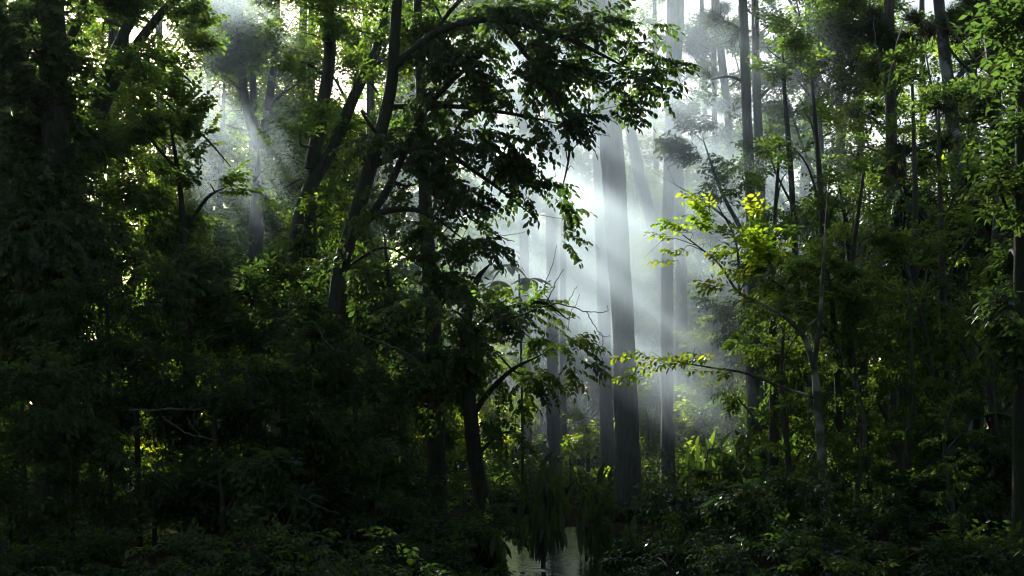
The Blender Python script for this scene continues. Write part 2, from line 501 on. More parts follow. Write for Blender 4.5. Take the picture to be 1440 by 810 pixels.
tree('forked_tree', 'stout grey trunk forking into two upright limbs left of the overhanging tree', 24,
     [(424,800,42),(423,600,39),(424,400,37),(428,310,35),(438,235,31)],
     [[(438,238,22),(452,160,19),(464,70,17),(458,-70,14)], [(436,262,20),(470,205,18),(498,135,16),(535,50,13),(548,-70,10)]],
     [(430,50,50,40),(500,30,60,45),(560,30,50,50),(475,205,28,25,.8),(405,265,35,35,.8),(520,190,40,40,.8),(455,320,40,40),(410,95,25,25,.7),(520,110,40,40,.7),(580,90,40,40,.9),
      (395,330,35,40,.9),(420,10,60,30),(430,180,24,22,.7,-1.2),(450,290,30,24,.7,-1.2),(500,110,22,20,.7,-1.2),(390,220,22,20,.7)],
     'broad', 'green', 'bark', k=1.15, group=LT)
tree('overhanging_tree', 'large dark tree whose drooping crown hangs over the smoky clearing', 18,
     [(466,810,28),(468,560,26),(476,400,24),(494,325,22),(520,235,20),(545,150,18),(553,80,16),(562,-60,14)],
     [[(488,345,13),(540,275,11),(592,165,9),(640,110,7),(700,58,5)], [(553,95,14),(622,42,12),(700,28,9),(800,55,7),(890,100,4)],
      [(520,235,11),(600,205,9),(680,250,6),(745,300,3)], [(498,320,10),(545,296,9),(600,300,6),(650,335,4)], [(700,28,7),(770,120,6),(800,200,4),(790,270,2.5)],
      [(545,150,9),(640,150,7),(720,160,5),(790,175,3)], [(600,60,7),(660,-10,6),(760,-40,4),(860,-20,3)]],
     [(600,20,50,40),(650,35,60,40),(715,30,60,45),(780,25,60,40),(845,40,50,40),(890,60,35,40),(915,100,28,32),(885,125,35,30),(860,155,28,20,.9),(905,30,25,22,.9),
      (690,100,60,45),(750,95,60,45),(810,95,50,40),(640,110,50,45),(725,150,55,40),(780,165,40,30),(660,180,55,40),(720,205,50,35),(765,225,38,26),(805,240,28,20),(835,210,22,14,.8),
      (790,275,24,18,.8),(805,298,16,10,.7),(740,262,28,20,.8),(845,190,18,12,.8),(610,200,45,40),(590,255,45,30),(640,265,40,25,.8),(610,330,40,28),(650,350,35,26,.9),(670,310,25,18,.7),
      (600,140,40,40,.9),(560,230,35,35,.8),(575,380,45,30),(640,395,35,25,.9),(790,332,5,5,.8),(700,260,22,16,.6),(540,190,26,24,.7,-1),(505,290,26,22,.8,-1),(485,370,30,24,.9,-1)],
     'pinnate_hi', 'dark', k=.68, group=LT, depth=.8, flat=.7, droop=.42, pull=.05)
tree('leaning_tree', 'dark leaning trunk whose fern-like leaf tiers spread into the smoke at centre', 19.5,
     [(692,815,24),(680,720,23),(668,640,22),(660,560,20),(655,480,16),(668,400,10),(690,370,6)],
     [[(662,590,9),(685,555,8),(720,520,6),(760,500,4)], [(655,480,9),(700,440,7),(760,425,5),(800,450,3)], [(672,640,5),(700,612,4),(725,606,3)]],
     [(715,440,38,26),(755,440,32,20),(690,420,32,30),(790,478,30,14),(740,480,42,26),(700,500,40,32),(655,470,45,45),(808,505,22,12),(745,525,30,20),(700,600,20,14),(722,608,12,9),
      (650,410,40,35),(675,545,26,20,.8),(765,465,35,20),(620,440,50,45),(635,520,35,40,.9),(735,560,16,10,.8),(690,590,18,20,.7)],
     'pinnate_hi', 'green', k=.75, group=LT, depth=.6, flat=.55, droop=.45, pull=.1)
tree('straight_tree', 'straight black trunk left of the leaning trunk, low in the picture', 20.5,
     [(613,812,29),(613,650,27),(611,500,25),(604,400,22),(597,250,18),(590,90,14),(585,-60,10)],
     [[(612,560,7),(570,520,5),(540,470,3)]],
     [(590,500,50,45),(555,440,55,45),(520,480,55,50),(600,600,28,25,.7),(560,580,35,30,.7),(530,400,50,40)],
     'small', 'dark', k=.95, group=LT)
tree('thin_tree', 'thin black trunk half sunk in dark leaves left of the straight black trunk', 21,
     [(572,800,14),(568,640,13),(560,500,11),(548,400,8),(540,330,5)], (),
     [(520,560,50,40),(480,520,55,45),(490,440,55,45),(540,620,30,25,.8)], 'small', 'dark', k=.95, group=LT)

# ---------------------------------------------------------------- dark young trees and shrubs filling the lower left
YT = 'dark young trees filling the lower left'
rows = [
 ('young tree with black foliage directly right of the far left trunk', 17, 150, 440, 90, 70),
 ('young tree with dense dark leaves below the left smoke beam', 18.5, 265, 400, 80, 60),
 ('young tree with light-speckled leaves in front of the hazy forked trunk', 19, 355, 430, 75, 60),
 ('young tree with dark leaves spread before the stout grey trunk', 18, 440, 470, 75, 60),
 ('young tree with dark leaves around the foot of the overhanging tree', 17, 500, 580, 75, 65),
 ('dark young tree at the left edge, halfway down', 15.5, 30, 560, 80, 70),
 ('dark young tree above the pale horizontal dead stick', 16.5, 190, 530, 85, 60),
 ('dark young tree around the crossing pale twigs', 16, 300, 560, 80, 60),
 ('dark young tree just left of the bright gap by the tall arching twig', 16.5, 400, 570, 75, 65),
]
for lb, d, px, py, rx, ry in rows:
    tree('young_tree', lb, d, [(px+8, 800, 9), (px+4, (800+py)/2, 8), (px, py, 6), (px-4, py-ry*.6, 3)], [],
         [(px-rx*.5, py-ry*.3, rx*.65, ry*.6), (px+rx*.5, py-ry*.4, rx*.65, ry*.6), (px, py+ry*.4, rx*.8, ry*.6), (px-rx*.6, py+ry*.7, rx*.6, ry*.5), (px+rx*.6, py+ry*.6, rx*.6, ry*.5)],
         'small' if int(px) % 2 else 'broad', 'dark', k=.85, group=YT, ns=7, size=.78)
SH = 'dark shrubs along the lower left'
rows = [
 ('dark shrub left of the sunlit gap near the bottom left corner', 15, 10, 700, 60, 60),
 ('dark shrub right of the sunlit gap near the bottom left corner', 15.5, 215, 680, 75, 60),
 ('dark shrub above the sunlit gap near the bottom left corner', 16, 100, 610, 70, 45),
 ('dark shrub under the crossing pale twigs', 15, 310, 680, 75, 60),
 ('dark shrub behind the bare pale twig shrub', 16, 420, 690, 75, 60),
 ('dark shrub left of the straight black trunk', 16.5, 530, 700, 70, 60),
 ('dark shrub in the bottom left corner', 13.5, 40, 800, 70, 40),
 ('dark shrub at the bottom edge below the sunlit gap', 13.5, 200, 790, 80, 45),
 ('dark shrub at the bottom edge left of the bare pale twig shrub', 13.5, 330, 790, 70, 45),
 ('dark shrub at the bottom edge behind the bright seedlings', 14.5, 470, 790, 80, 45),
 ('dark shrub at the bottom edge beneath the straight black trunk', 14.5, 600, 800, 60, 35),
 ('dark shrub around the foot of the dark leaning trunk', 17, 655, 760, 45, 40),
 ('dark shrub at the bottom edge right of the dark leaning trunk foot', 14, 668, 815, 30, 18),
]
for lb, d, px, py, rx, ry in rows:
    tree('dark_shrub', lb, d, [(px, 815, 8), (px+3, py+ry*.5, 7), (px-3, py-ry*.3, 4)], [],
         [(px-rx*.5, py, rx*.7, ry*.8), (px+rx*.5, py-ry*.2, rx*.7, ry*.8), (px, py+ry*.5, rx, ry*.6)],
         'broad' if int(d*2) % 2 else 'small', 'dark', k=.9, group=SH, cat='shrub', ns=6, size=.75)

# ---------------------------------------------------------------- trunks in the smoke
TS = 'trunks standing in the smoke'
tree('tall_tree', 'thickest bare trunk rising through the smoke at centre', 28,
     [(887,728,37),(882,620,34),(876,450,31),(867,310,32),(861,220,33),(848,60,32),(838,-80,29)], (),
     [(830,-140,90,50,.4)], 'small', 'green', 'grey', group=TS, ns=14)
tree('tall_tree', 'grey trunk directly behind and left of the thickest smoky trunk', 40,
     [(856,690,18),(852,560,18),(848,400,18),(842,200,17),(838,-60,15)], (), [(830,-120,60,40,.4)], 'small', 'green', 'grey', group=TS)
tree('tall_tree', 'straight trunk in the smoke right of the thickest trunk', 34,
     [(940,720,18),(938,560,17),(938,400,17),(941,240,16),(944,100,15),(946,-60,14)], (), [(945,-120,60,40,.4)], 'small', 'green', 'grey', group=TS)
tree('tall_tree', 'dark upright trunk against the bright sky at top, nearest the drooping crown', 46,
     [(962,690,16),(958,400,15),(953,200,14),(952,100,13),(956,20,12),(958,-60,11)], [[(953,60,4),(920,50,3),(890,72,2)],[(952,120,4),(985,95,3),(1010,80,2)]],
     [(910,60,30,20,.35),(985,95,25,15,.3)], 'needle', 'pine', 'pinebark', group=TS, size=1.6)
tree('tall_tree', 'slim trunk at the left side of the smoky opening', 36,
     [(781,710,17),(778,560,16),(776,400,15),(774,280,14),(770,100,13),(768,-60,11)], (), [(760,-110,60,40,.4)], 'small', 'green', 'grey', group=TS)
tree('tall_tree', 'thin faint trunk just right of the slim left trunk in the smoke', 44,
     [(792,685,10),(791,560,10),(792,400,9),(794,200,8),(796,-40,7)], (), [(800,-90,50,30,.4)], 'small', 'green', 'grey', group=TS)
tree('tall_tree', 'faint leaning trunk high in the smoke right of the thickest trunk', 50,
     [(960,680,17),(945,500,17),(925,350,18),(908,280,17),(890,200,15),(860,60,13)], (), [(850,20,50,30,.3)], 'small', 'green', 'grey', group=TS)
tree('tall_tree', 'faint trunk low in the blue smoke left of the slim left trunk', 46,
     [(742,690,14),(740,560,14),(738,400,13),(735,200,12),(730,-40,10)], (), [(730,-90,50,30,.4)], 'small', 'green', 'grey', group=TS)
tree('tall_tree', 'palest trunk far back in the smoke by the hanging branch tips', 58,
     [(758,680,12),(757,500,12),(752,300,11),(745,100,10),(742,-40,8)], (), [(740,-60,50,30,.3)], 'small', 'green', 'grey', group=TS)
tree('stout_tree', 'stout dim trunk at the right edge of the smoke under slanting rays', 27,
     [(1080,735,46),(1074,620,44),(1068,500,42),(1062,400,40),(1055,300,20)], (), [(1050,440,50,40,.6),(1090,400,50,40,.8)], 'broad', 'green', 'bark', group=TS)
PT = 'pine trees in the upper right'
tree('pine_tree', 'left one of the twin dark pine trunks right of the smoke', 24.5,
     [(1064,738,17),(1060,500,16),(1056,300,15),(1050,150,14),(1046,40,13),(1042,-70,11)], [[(1049,115,5),(1025,108,4),(1000,112,2)],[(1045,45,5),(1020,30,3),(1000,40,2)]],
     [(1030,45,40,28,.8),(1008,110,22,10,1.0),(1035,118,28,12,1.0),(1060,15,40,25,.7)], 'needle', 'pine', 'bark', k=.9, group=PT, size=1.0, droop=-.3)
tree('pine_tree', 'right one of the twin dark pine trunks right of the smoke', 25.5,
     [(1080,732,14),(1074,500,13),(1070,300,13),(1065,150,12),(1062,40,11),(1060,-70,9)], [[(1066,140,5),(1085,122,4),(1110,110,2)]],
     [(1075,20,40,25,.8),(1095,70,30,20,.7)], 'needle', 'pine', 'bark', k=.8, group=PT, size=1.0, droop=-.3)
tree('pine_tree', 'slanting thin pine in the bright mist left of the twin trunks', 42,
     [(1034,690,12),(1030,400,12),(1026,200,11),(1016,90,11),(1008,20,10),(1004,-60,8)], [[(1020,120,4),(1000,90,3),(985,85,2)]],
     [(1000,60,30,18,.6),(1030,140,25,14,.5)], 'needle', 'pine', 'pinebark', k=1.6, group=PT, size=1.6, droop=-.3)
tree('pine_tree', 'upright thin pine in the bright mist beside the slanting one', 45,
     [(1008,690,10),(1006,400,9),(1005,200,8),(1004,50,7),(1003,-60,6)], [[(1005,90,3),(985,60,2),(970,62,1.5)]],
     [(985,70,22,14,.5),(1010,30,25,16,.5)], 'needle', 'pine', 'pinebark', k=1.5, group=PT, size=1.6, droop=-.3)
tree('pine_tree', 'pine with brush-like needle tufts and a straight trunk in the upper right', 27,
     [(1262,765,19),(1257,400,18),(1253,150,16),(1250,20,15),(1248,-70,13)], [[(1253,150,6),(1275,100,4),(1288,40,3)],[(1254,190,5),(1225,165,4),(1205,160,2)],[(1252,120,5),(1235,60,3),(1225,10,2)]],
     [(1222,50,38,30,1),(1265,150,38,14,1.1),(1215,160,26,14,1),(1230,105,30,20,1),(1290,215,34,14,1.1),(1200,215,30,14,.9),(1250,250,36,16,.9)], 'needle', 'pine', 'pinebark', k=.9, group=PT, size=1.2, droop=-.3)
tree('pine_tree', 'leaning pine with lichen-pale bark and dark tufts near the right side', 25,
     [(1376,765,23),(1358,400,21),(1346,250,20),(1334,120,18),(1322,20,16),(1314,-70,13)], [[(1340,190,6),(1300,205,5),(1275,212,2)],[(1334,120,6),(1370,90,5),(1395,85,2)],[(1345,240,5),(1385,230,4),(1420,240,2)]],
     [(1290,200,34,12,1.1),(1350,195,34,14,1.1),(1385,75,36,28,1),(1335,145,30,16,1),(1390,225,34,16,1.1),(1350,40,40,30,.9),(1300,40,30,30,.8)], 'needle', 'pine', 'mottled', k=.9, group=PT, size=1.15, droop=-.3)
tree('pine_tree', 'pine trunk second from the right edge with drooping dark tufts', 21,
     [(1422,800,24),(1402,600,21),(1393,450,20),(1396,300,18),(1400,150,16),(1388,30,14),(1380,-70,12)], [[(1398,190,6),(1380,120,5),(1340,75,4),(1310,20,3)]],
     [(1410,120,30,30,.9),(1380,260,32,14,1),(1420,190,28,24,1),(1395,20,40,30,.9)], 'needle', 'pine', 'bark', k=.9, group=PT, size=1.0, droop=-.3)

# ---------------------------------------------------------------- leafy trees of the right half
RT = 'leafy trees of the right half'
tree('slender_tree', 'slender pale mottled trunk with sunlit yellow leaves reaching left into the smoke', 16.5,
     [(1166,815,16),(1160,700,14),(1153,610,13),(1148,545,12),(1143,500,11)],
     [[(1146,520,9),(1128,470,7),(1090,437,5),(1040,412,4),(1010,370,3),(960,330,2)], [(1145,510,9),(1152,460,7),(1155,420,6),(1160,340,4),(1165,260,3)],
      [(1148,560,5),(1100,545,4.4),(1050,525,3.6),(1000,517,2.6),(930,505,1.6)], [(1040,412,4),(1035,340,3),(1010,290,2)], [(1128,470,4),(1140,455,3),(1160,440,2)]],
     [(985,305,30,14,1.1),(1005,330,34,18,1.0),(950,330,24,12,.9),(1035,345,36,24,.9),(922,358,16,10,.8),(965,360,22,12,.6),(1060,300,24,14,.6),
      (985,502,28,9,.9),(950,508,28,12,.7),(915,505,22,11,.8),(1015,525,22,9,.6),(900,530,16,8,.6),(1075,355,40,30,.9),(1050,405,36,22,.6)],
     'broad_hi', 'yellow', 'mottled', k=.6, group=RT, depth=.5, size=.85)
tree('leafy_tree', 'leafy tree with deep green sprays covering the pale mottled trunk top', 18,
     [(1186,800,10),(1180,600,9),(1172,450,8),(1160,350,6)], [[(1175,480,5),(1120,420,4),(1080,390,3)]],
     [(1100,380,50,36),(1150,390,50,40),(1200,400,50,40),(1110,440,45,30,.9),(1170,440,45,30,.8),(1080,480,40,28,.6),(1220,350,40,30,.8),(1100,330,40,24,.8),(1190,470,40,28,.7),(1120,510,36,24,.6)],
     'broad', 'green', k=.95, group=RT, size=.8)
tree('hazy_tree', 'small tree with thin pale sprays in the smoke left of the twin pines', 24,
     [(1106,760,12),(1096,560,10),(1072,400,9),(1045,330,7),(1015,270,5),(990,200,3)], [[(1045,330,4),(1000,290,3),(950,260,2)],[(1072,400,4),(1060,300,3),(1050,220,2)]],
     [(985,165,38,20,.9),(955,145,26,12,.7),(1020,190,36,24,.9),(940,215,34,16,.6),(985,235,46,20,.7),(1035,240,36,26,.7),(920,240,26,12,.5),(1000,280,40,18,.4),(975,200,36,14,.8)],
     'broad', 'green', 'mottled', k=1.15, group=RT)
tree('leafy_tree', 'tree with bright green leaf clusters before the twin pine trunks', 26,
     [(1172,765,13),(1166,500,12),(1160,300,10),(1150,150,8),(1138,50,6)], [[(1158,280,5),(1130,210,4),(1105,130,3)],[(1152,170,5),(1190,120,4),(1210,70,3)],[(1150,150,4),(1110,100,3),(1080,90,2)]],
     [(1095,50,38,34),(1140,35,44,36),(1080,95,34,24),(1120,100,40,30),(1165,95,40,32),(1195,60,42,40),(1125,165,36,26,.8),(1180,180,36,30,.8),(1110,215,32,24,.6),(1160,235,34,22,.6),(1210,120,34,30,.8),(1095,170,24,20,.6),
      (1170,20,50,30)],
     'broad', 'green', k=1.45, group=RT)
tree('thin_tree', 'thin dark trunk curving up left of the strap-leaved plants', 23,
     [(1128,760,10),(1124,500,9),(1118,350,9),(1112,240,8),(1104,140,6),(1100,60,4)], [[(1115,290,4),(1090,240,3),(1080,200,2)]],
     [(1085,230,28,24,.7),(1130,290,34,20,.7),(1100,290,30,20,.7),(1100,60,34,26,.8),(1090,110,28,18,.7),(1125,80,28,20,.7),(1105,20,34,24,.8)], 'broad', 'green', k=1.2, group=RT)
tree('thin_tree', 'thin trunk with peeling pale bark right of the mottled slender trunk', 21,
     [(1230,790,12),(1216,560,11),(1202,430,10),(1192,330,8),(1180,260,5)], (), [(1200,300,34,22,.7),(1230,420,40,30,.8),(1190,500,34,28,.6)], 'broad', 'green', 'bark', k=1.3, group=RT)
tree('straight_tree', 'straight dark trunk right of the sunlit yellow patch', 23,
     [(1292,775,15),(1287,600,13),(1281,450,12),(1275,300,9),(1270,190,7)], (), [(1285,350,34,26,.7,-1),(1275,250,30,24,.7,-1),(1290,500,24,20,.6,-1),(1300,440,44,34,.8),(1260,440,40,28,.8),(1320,500,34,20,.6)], 'broad', 'green', 'bark', k=1.4, group=RT)
tree('leaning_tree', 'dim smooth trunk leaning left behind the two pale dead limbs', 29,
     [(1332,730,25),(1314,600,22),(1300,510,19),(1288,400,14),(1280,300,9)], (), [(1310,470,30,22,.7,-1.5),(1330,420,44,34,.7),(1290,380,44,34,.8)], 'broad', 'green', 'grey', k=1.3, group=RT)
tree('straight_tree', 'near-black trunk along the right edge of the picture', 14.5,
     [(1438,830,24),(1435,500,21),(1437,250,19),(1440,-70,17)], [[(1435,330,7),(1410,280,5),(1395,200,3)]],
     [(1425,50,44,50,.9),(1440,150,40,60,.9),(1430,260,36,50,.9),(1420,370,40,50,1),(1430,480,36,50,.9),(1415,430,34,34,.8)], 'small', 'dark', k=1.6, group=RT, size=.8)
tree('leafy_tree', 'dark leafy tree filling the space between the right edge pines', 22,
     [(1350,770,12),(1350,500,11),(1356,350,9),(1362,200,6)], (), [(1365,330,50,36),(1330,290,40,26,.8),(1370,420,50,40),(1320,440,40,34),(1400,330,40,36),(1350,130,40,26,.6),(1310,90,36,30,.6),(1380,160,34,22,.6)],
     'broad', 'dark', k=1.5, group=RT)

# strap-leaved plants: crowns of long drooping blades on leaning stems
SP = 'strap-leaved plants on the right'
for lb, px, py, rx, ry, d in [('strap-leaved plant with drooping blades right of the twin pines', 1180, 300, 60, 40, 25),
                              ('largest strap-leaved plant, glinting blades at mid right', 1270, 320, 66, 56, 24),
                              ('strap-leaved plant below the leaning lichen-pale pine', 1345, 350, 56, 44, 23.5),
                              ('strap-leaved plant lowest of its kind, over the straight dark trunk', 1300, 420, 54, 36, 23)]:
    tree('strap_leaf_plant', lb, d, [(px+14, 765, 9), (px+10, 600, 8), (px+4, py+60, 8), (px, py, 7)], (),
         [(px-rx*.5, py, rx*.5, ry*.6), (px+rx*.5, py+6, rx*.5, ry*.6), (px, py-ry*.4, rx*.6, ry*.5), (px, py+ry*.5, rx*.7, ry*.5)], 'strap', 'strap', k=1.5, group=SP, cat='plant', size=.8)

# ---------------------------------------------------------------- undergrowth of the right half
RS = 'shrubs along the lower right'
rows = [
 ('waxy shrub with glinting leaves left of the pale mottled trunk foot', 16, 1080, 700, 70, 50, 'waxy', 'broad_hi'),
 ('waxy shrub at the bottom edge left of the pale mottled trunk', 14, 1080, 790, 70, 40, 'waxy', 'broad_hi'),
 ('waxy shrub at the bottom edge under the thickest smoky trunk', 15, 940, 790, 65, 40, 'waxy', 'broad_hi'),
 ('waxy shrub right of the thickest smoky trunk foot', 18, 980, 710, 60, 45, 'waxy', 'broad'),
 ('dark shrub right of the pale mottled trunk foot', 17, 1230, 710, 70, 50, 'dark', 'broad_hi'),
 ('dark shrub at the bottom edge right of the pale mottled trunk', 14, 1250, 790, 75, 40, 'dark', 'broad_hi'),
 ('dark shrub below the large lobed leaves', 16, 1350, 700, 65, 45, 'dark', 'small'),
 ('dark shrub in the bottom right corner', 14, 1390, 790, 70, 45, 'dark', 'small'),
 ('dark shrub halfway up the right edge trunk', 16, 1425, 620, 36, 50, 'dark', 'broad'),
 ('green shrub between the stout dim trunk and the pale mottled trunk', 22, 1120, 600, 50, 45, 'green', 'broad'),
 ('sunlit yellow green shrub between the thin peeling trunk and straight dark trunk', 31, 1245, 540, 34, 34, 'yellow', 'broad_hi'),
 ('green shrub behind the pale mottled trunk', 25, 1180, 600, 45, 50, 'green', 'broad'),
 ('green shrub right of the sunlit yellow green shrub', 27, 1330, 530, 40, 40, 'green', 'broad'),
 ('green shrub low behind the straight dark trunk', 25, 1260, 640, 50, 40, 'green', 'broad'),
 ('dim shrub in the haze beside the leaning smooth trunk', 32, 1370, 640, 45, 40, 'green', 'broad'),
 ('low shrub on the far bank of the water', 28, 745, 700, 48, 16, 'dark', 'broad'),
 ('low shrub between the leaning trunk foot and the water', 17, 680, 752, 26, 34, 'dark', 'broad'),
 ('low shrub on the near right bank of the water', 17, 915, 775, 48, 36, 'dark', 'broad_hi'),
 ('low shrub right at the thickest smoky trunk foot', 25, 880, 715, 44, 20, 'dark', 'broad'),
 ('low shrub under the straight smoky trunk', 26, 940, 700, 40, 20, 'dark', 'broad'),
 ('dim shrub at the foot of the stout dim trunk', 24, 1040, 680, 46, 36, 'dark', 'broad'),
]
for lb, d, px, py, rx, ry, lf, kd in rows:
    tree('shrub', lb, d, [(px, min(815, HZ+EYE*F/d-4), 8), (px+3, py+ry*.5, 7), (px-3, py-ry*.3, 4)], [],
         [(px-rx*.5, py, rx*.65, ry*.7), (px+rx*.5, py-ry*.2, rx*.65, ry*.7), (px, py+ry*.5, rx*.9, ry*.55)],
         kd, lf, k=1.2, group=RS, cat='shrub', ns=6, size=.72 if d < 19 else 1.0)
BS = 'sunlit bushes behind the smoky trunks'
rows = [
 ('sunlit bush between the slim left trunk and the thickest trunk', 42, 825, 610, 30, 40),
 ('sunlit bush low between the slim left trunk and the thickest trunk', 38, 815, 665, 30, 26),
 ('sunlit bush right behind the thickest smoky trunk', 44, 910, 590, 24, 50),
 ('sunlit bush between the thickest trunk and the straight smoky trunk', 38, 915, 660, 24, 32),
 ('sunlit bush right of the straight smoky trunk', 42, 985, 600, 34, 44),
 ('sunlit bush low right of the straight smoky trunk', 36, 990, 655, 34, 30),
 ('dim bush in blue smoke left of the slim left trunk', 46, 725, 630, 34, 36),
 ('dim bush in blue smoke beside the leaning trunk with leaf tiers', 36, 712, 680, 26, 24),
 ('dim bush in front of the stout dim trunk', 40, 1030, 600, 36, 40),
]
for lb, d, px, py, rx, ry in rows:
    tree('bush', lb, d, [(px, HZ+EYE*F/d-2, 6), (px+2, py+ry*.4, 5), (px-2, py-ry*.4, 3)], [],
         [(px-rx*.4, py-ry*.3, rx*.6, ry*.6), (px+rx*.45, py, rx*.6, ry*.6), (px, py+ry*.5, rx*.8, ry*.55)],
         'small', 'green' if 'dim' in lb else 'yellow', k=1.1, group=BS, cat='bush', ns=5, size=1.2, cut=False)  # sunlit bushes get brighter yellow leaves, dim ones green: light put into leaf colour
# lit bushes deep behind the dark left half, seen through its gaps
for lb, d, px, py, rx, ry in [('sunlit bush glimpsed through the gap near the bottom left corner', 27, 95, 690, 60, 60),
                              ('sunlit bush glimpsed left of the straight black trunk', 33, 585, 640, 40, 50),
                              ('sunlit bush glimpsed between the two black trunks', 33, 640, 650, 34, 40),
                              ('bright bush just above the dark left shrubs beside the stout grey trunk', 22, 395, 375, 30, 20)]:
    tree('bush', lb, d, [(px, min(815, HZ+EYE*F/d-2), 6), (px+2, py+ry*.4, 5), (px-2, py-ry*.4, 3)], [],
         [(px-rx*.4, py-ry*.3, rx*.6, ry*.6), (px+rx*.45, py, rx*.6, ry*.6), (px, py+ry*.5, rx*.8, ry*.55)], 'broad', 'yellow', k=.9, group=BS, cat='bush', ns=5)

# ---------------------------------------------------------------- slender trees far back against the sky
FT = 'slender trees far back against the bright sky'
rows = [
 ('far thin trunk against bright sky left of the stout grey fork', 46, 405, 428, 11),
 ('far thin trunk against bright sky touching the stout grey fork', 48, 424, 430, 10),
 ('far tree behind the leaning limbs at top left', 50, 225, 150, 11),
 ('far tree behind the left smoke beam', 52, 300, 290, 10),
 ('far tree behind the bright green leaf clusters', 48, 1145, 1150, 11),
 ('far tree left of the straight tufted pine', 50, 1205, 1215, 11),
 ('far tree between the two right pines', 52, 1300, 1296, 12),
 ('far tree behind the second pine from the right edge', 50, 1420, 1424, 12),
 ('far tree behind the far left trunk', 50, 20, 40, 12),
 ('far tree in the mist above the yellow leaves', 62, 1000, 985, 10),
 ('far tree in the mist behind the straight smoky trunk', 66, 925, 920, 10),
]
for i, (lb, d, x0, x1, w) in enumerate(rows):
    rr = np.random.default_rng(900 + i)
    cl = [(x1 + rr.uniform(-45, 45), rr.uniform(-60, 330), rr.uniform(24, 44), rr.uniform(16, 30), rr.uniform(.3, .7)) for _ in range(7)]
    cl += [(x0 + rr.uniform(-50, 50), rr.uniform(330, 560), rr.uniform(30, 50), rr.uniform(24, 40), .8) for _ in range(5)]
    tree('far_tree', lb, d, [(x0, HZ+EYE*F/d, w), (x0+rr.uniform(-4,4), 400, w*.9), ((x0+x1)/2, 200, w*.8), (x1, -60, w*.6)], (), cl,
         'small', 'green', 'grey', k=.75, group=FT, size=1.5, ns=7)

# ---------------------------------------------------------------- mid-distance trees that close the view (one of each kind built, then copied)
def make_fill(name, label, group, h, r, z0, nclump, seed, kind, leaf, k, size, at=None):
    rng = np.random.default_rng(seed)
    root = thing(name, label, 'tree', (0, 0, 0), group)
    tp = smooth_path(np.array([[0,0,-.15,.011*h+.03],[rng.normal(0,.1),0,h*.3,.009*h+.02],[rng.normal(0,.25),rng.normal(0,.2),h*.65,.006*h+.01],[rng.normal(0,.4),0,h,.02]]), 6)
    V, T = tube(tp, rng, 8, .08, .3)
    link('trunk', mesh_np('trunk', V, T, [M['grey']], smooth=True), root)
    cl = []
    for i in range(nclump):
        q = (i + .5) / nclump
        z = z0 + (h - z0) * q
        rad = r * (.35 + .65 * math.sin(math.pi * min(1, q * .8 + .2))) 
        a = i * 2.4 + rng.uniform(-.5, .5)
        c = np.array([rad*.75*math.cos(a), rad*.75*math.sin(a), z])
        cl.append((c, np.array([rad*.5, rad*.5, rad*.3]) * rng.uniform(.8, 1.25), rng.uniform(.6, 1.2)))
        if i % 2 == 0:
            b0 = tp[min(len(tp)-2, int(len(tp)*max(.1, (z-.12*h))/h))]
            V, T = tube(smooth_path(np.array([[*b0[:3], b0[3]*.5], [*((b0[:3]+c)/2+[0,0,.15]), b0[3]*.35], [*(c*1.1-[0,0,c[2]*.1]), .008]]), 4), rng, 5, .06)
            link('branch', mesh_np('branch', V, T, [M['grey']], smooth=True), root)
    if at is not None: cl = [(c+at, q, n) for c, q, n in cl]
    V, T, I = foliage(rng, cl, kind, k, .5, .35, size, at is not None, np.array([0,0,h*.5]) + (0 if at is None else at))
    if at is not None: V = V - at; root.location = at
    link('crown', mesh_np('crown', V, T, [M[leaf]], I), root)
    return root

def copy_tree(root, label, loc, rz, s):
    r_ = root.copy(); C.objects.link(r_)
    for ch in root.children:
        c_ = ch.copy(); C.objects.link(c_); c_.parent = r_
    place(r_, label, loc, rz, s)
    return r_
def place(r_, label, loc, rz, s):
    r_.location = loc; r_.rotation_euler = (0, 0, rz); r_.scale = (s, s, s); r_['label'] = label
def fill(protos, rows):
    for i, (lb, px, d, s) in enumerate(rows):
        loc = ((px-720)/F*d, d, 0)
        pr = protos[i % len(protos)]
        if i < len(protos): place(pr, lb, loc, i*1.3, s)
        else: copy_tree(pr, lb, loc, i*1.3, s)
SPL = 'fine-leaved saplings before the right trunks'
sap = [make_fill('fine_leaved_sapling', 'x', SPL, 6.3, .75, 1.0, 18, 81, 'broad', 'green', .42, .8), make_fill('fine_leaved_sapling', 'x', SPL, 5.4, .85, .4, 18, 82, 'broad_hi', 'green', .36, .8)]
fill(sap, [('tall fine-leaved sapling before the straight tufted pine', 1262, 19, 1.0), ('shorter fine-leaved sapling right of the pale mottled trunk', 1215, 18, .9), ('fine-leaved sapling before the leaning lichen-pale pine', 1340, 19, .95),
 ('fine-leaved sapling left of the second pine from the right edge', 1385, 18, 1.0), ('fine-leaved sapling before the stout dim trunk', 1085, 20, .9), ('low fine-leaved sapling before the straight dark trunk', 1300, 17.5, .7),
 ('fine-leaved sapling behind the pale mottled trunk', 1145, 21, 1.1), ('low fine-leaved sapling beside the near-black trunk', 1420, 17, .75),
 ('short fine-leaved sapling just left of the pale mottled trunk foot', 1112, 17.5, .55), ('short fine-leaved sapling just right of the pale mottled trunk foot', 1195, 16.5, .5),
 ('short fine-leaved sapling low before the straight dark trunk foot', 1268, 17, .52), ('short fine-leaved sapling below the large lobed leaves', 1345, 15.5, .42), ('short fine-leaved sapling below the upper pale dead limb', 1315, 20, .62)])
MT = 'mid-distance trees closing the view'
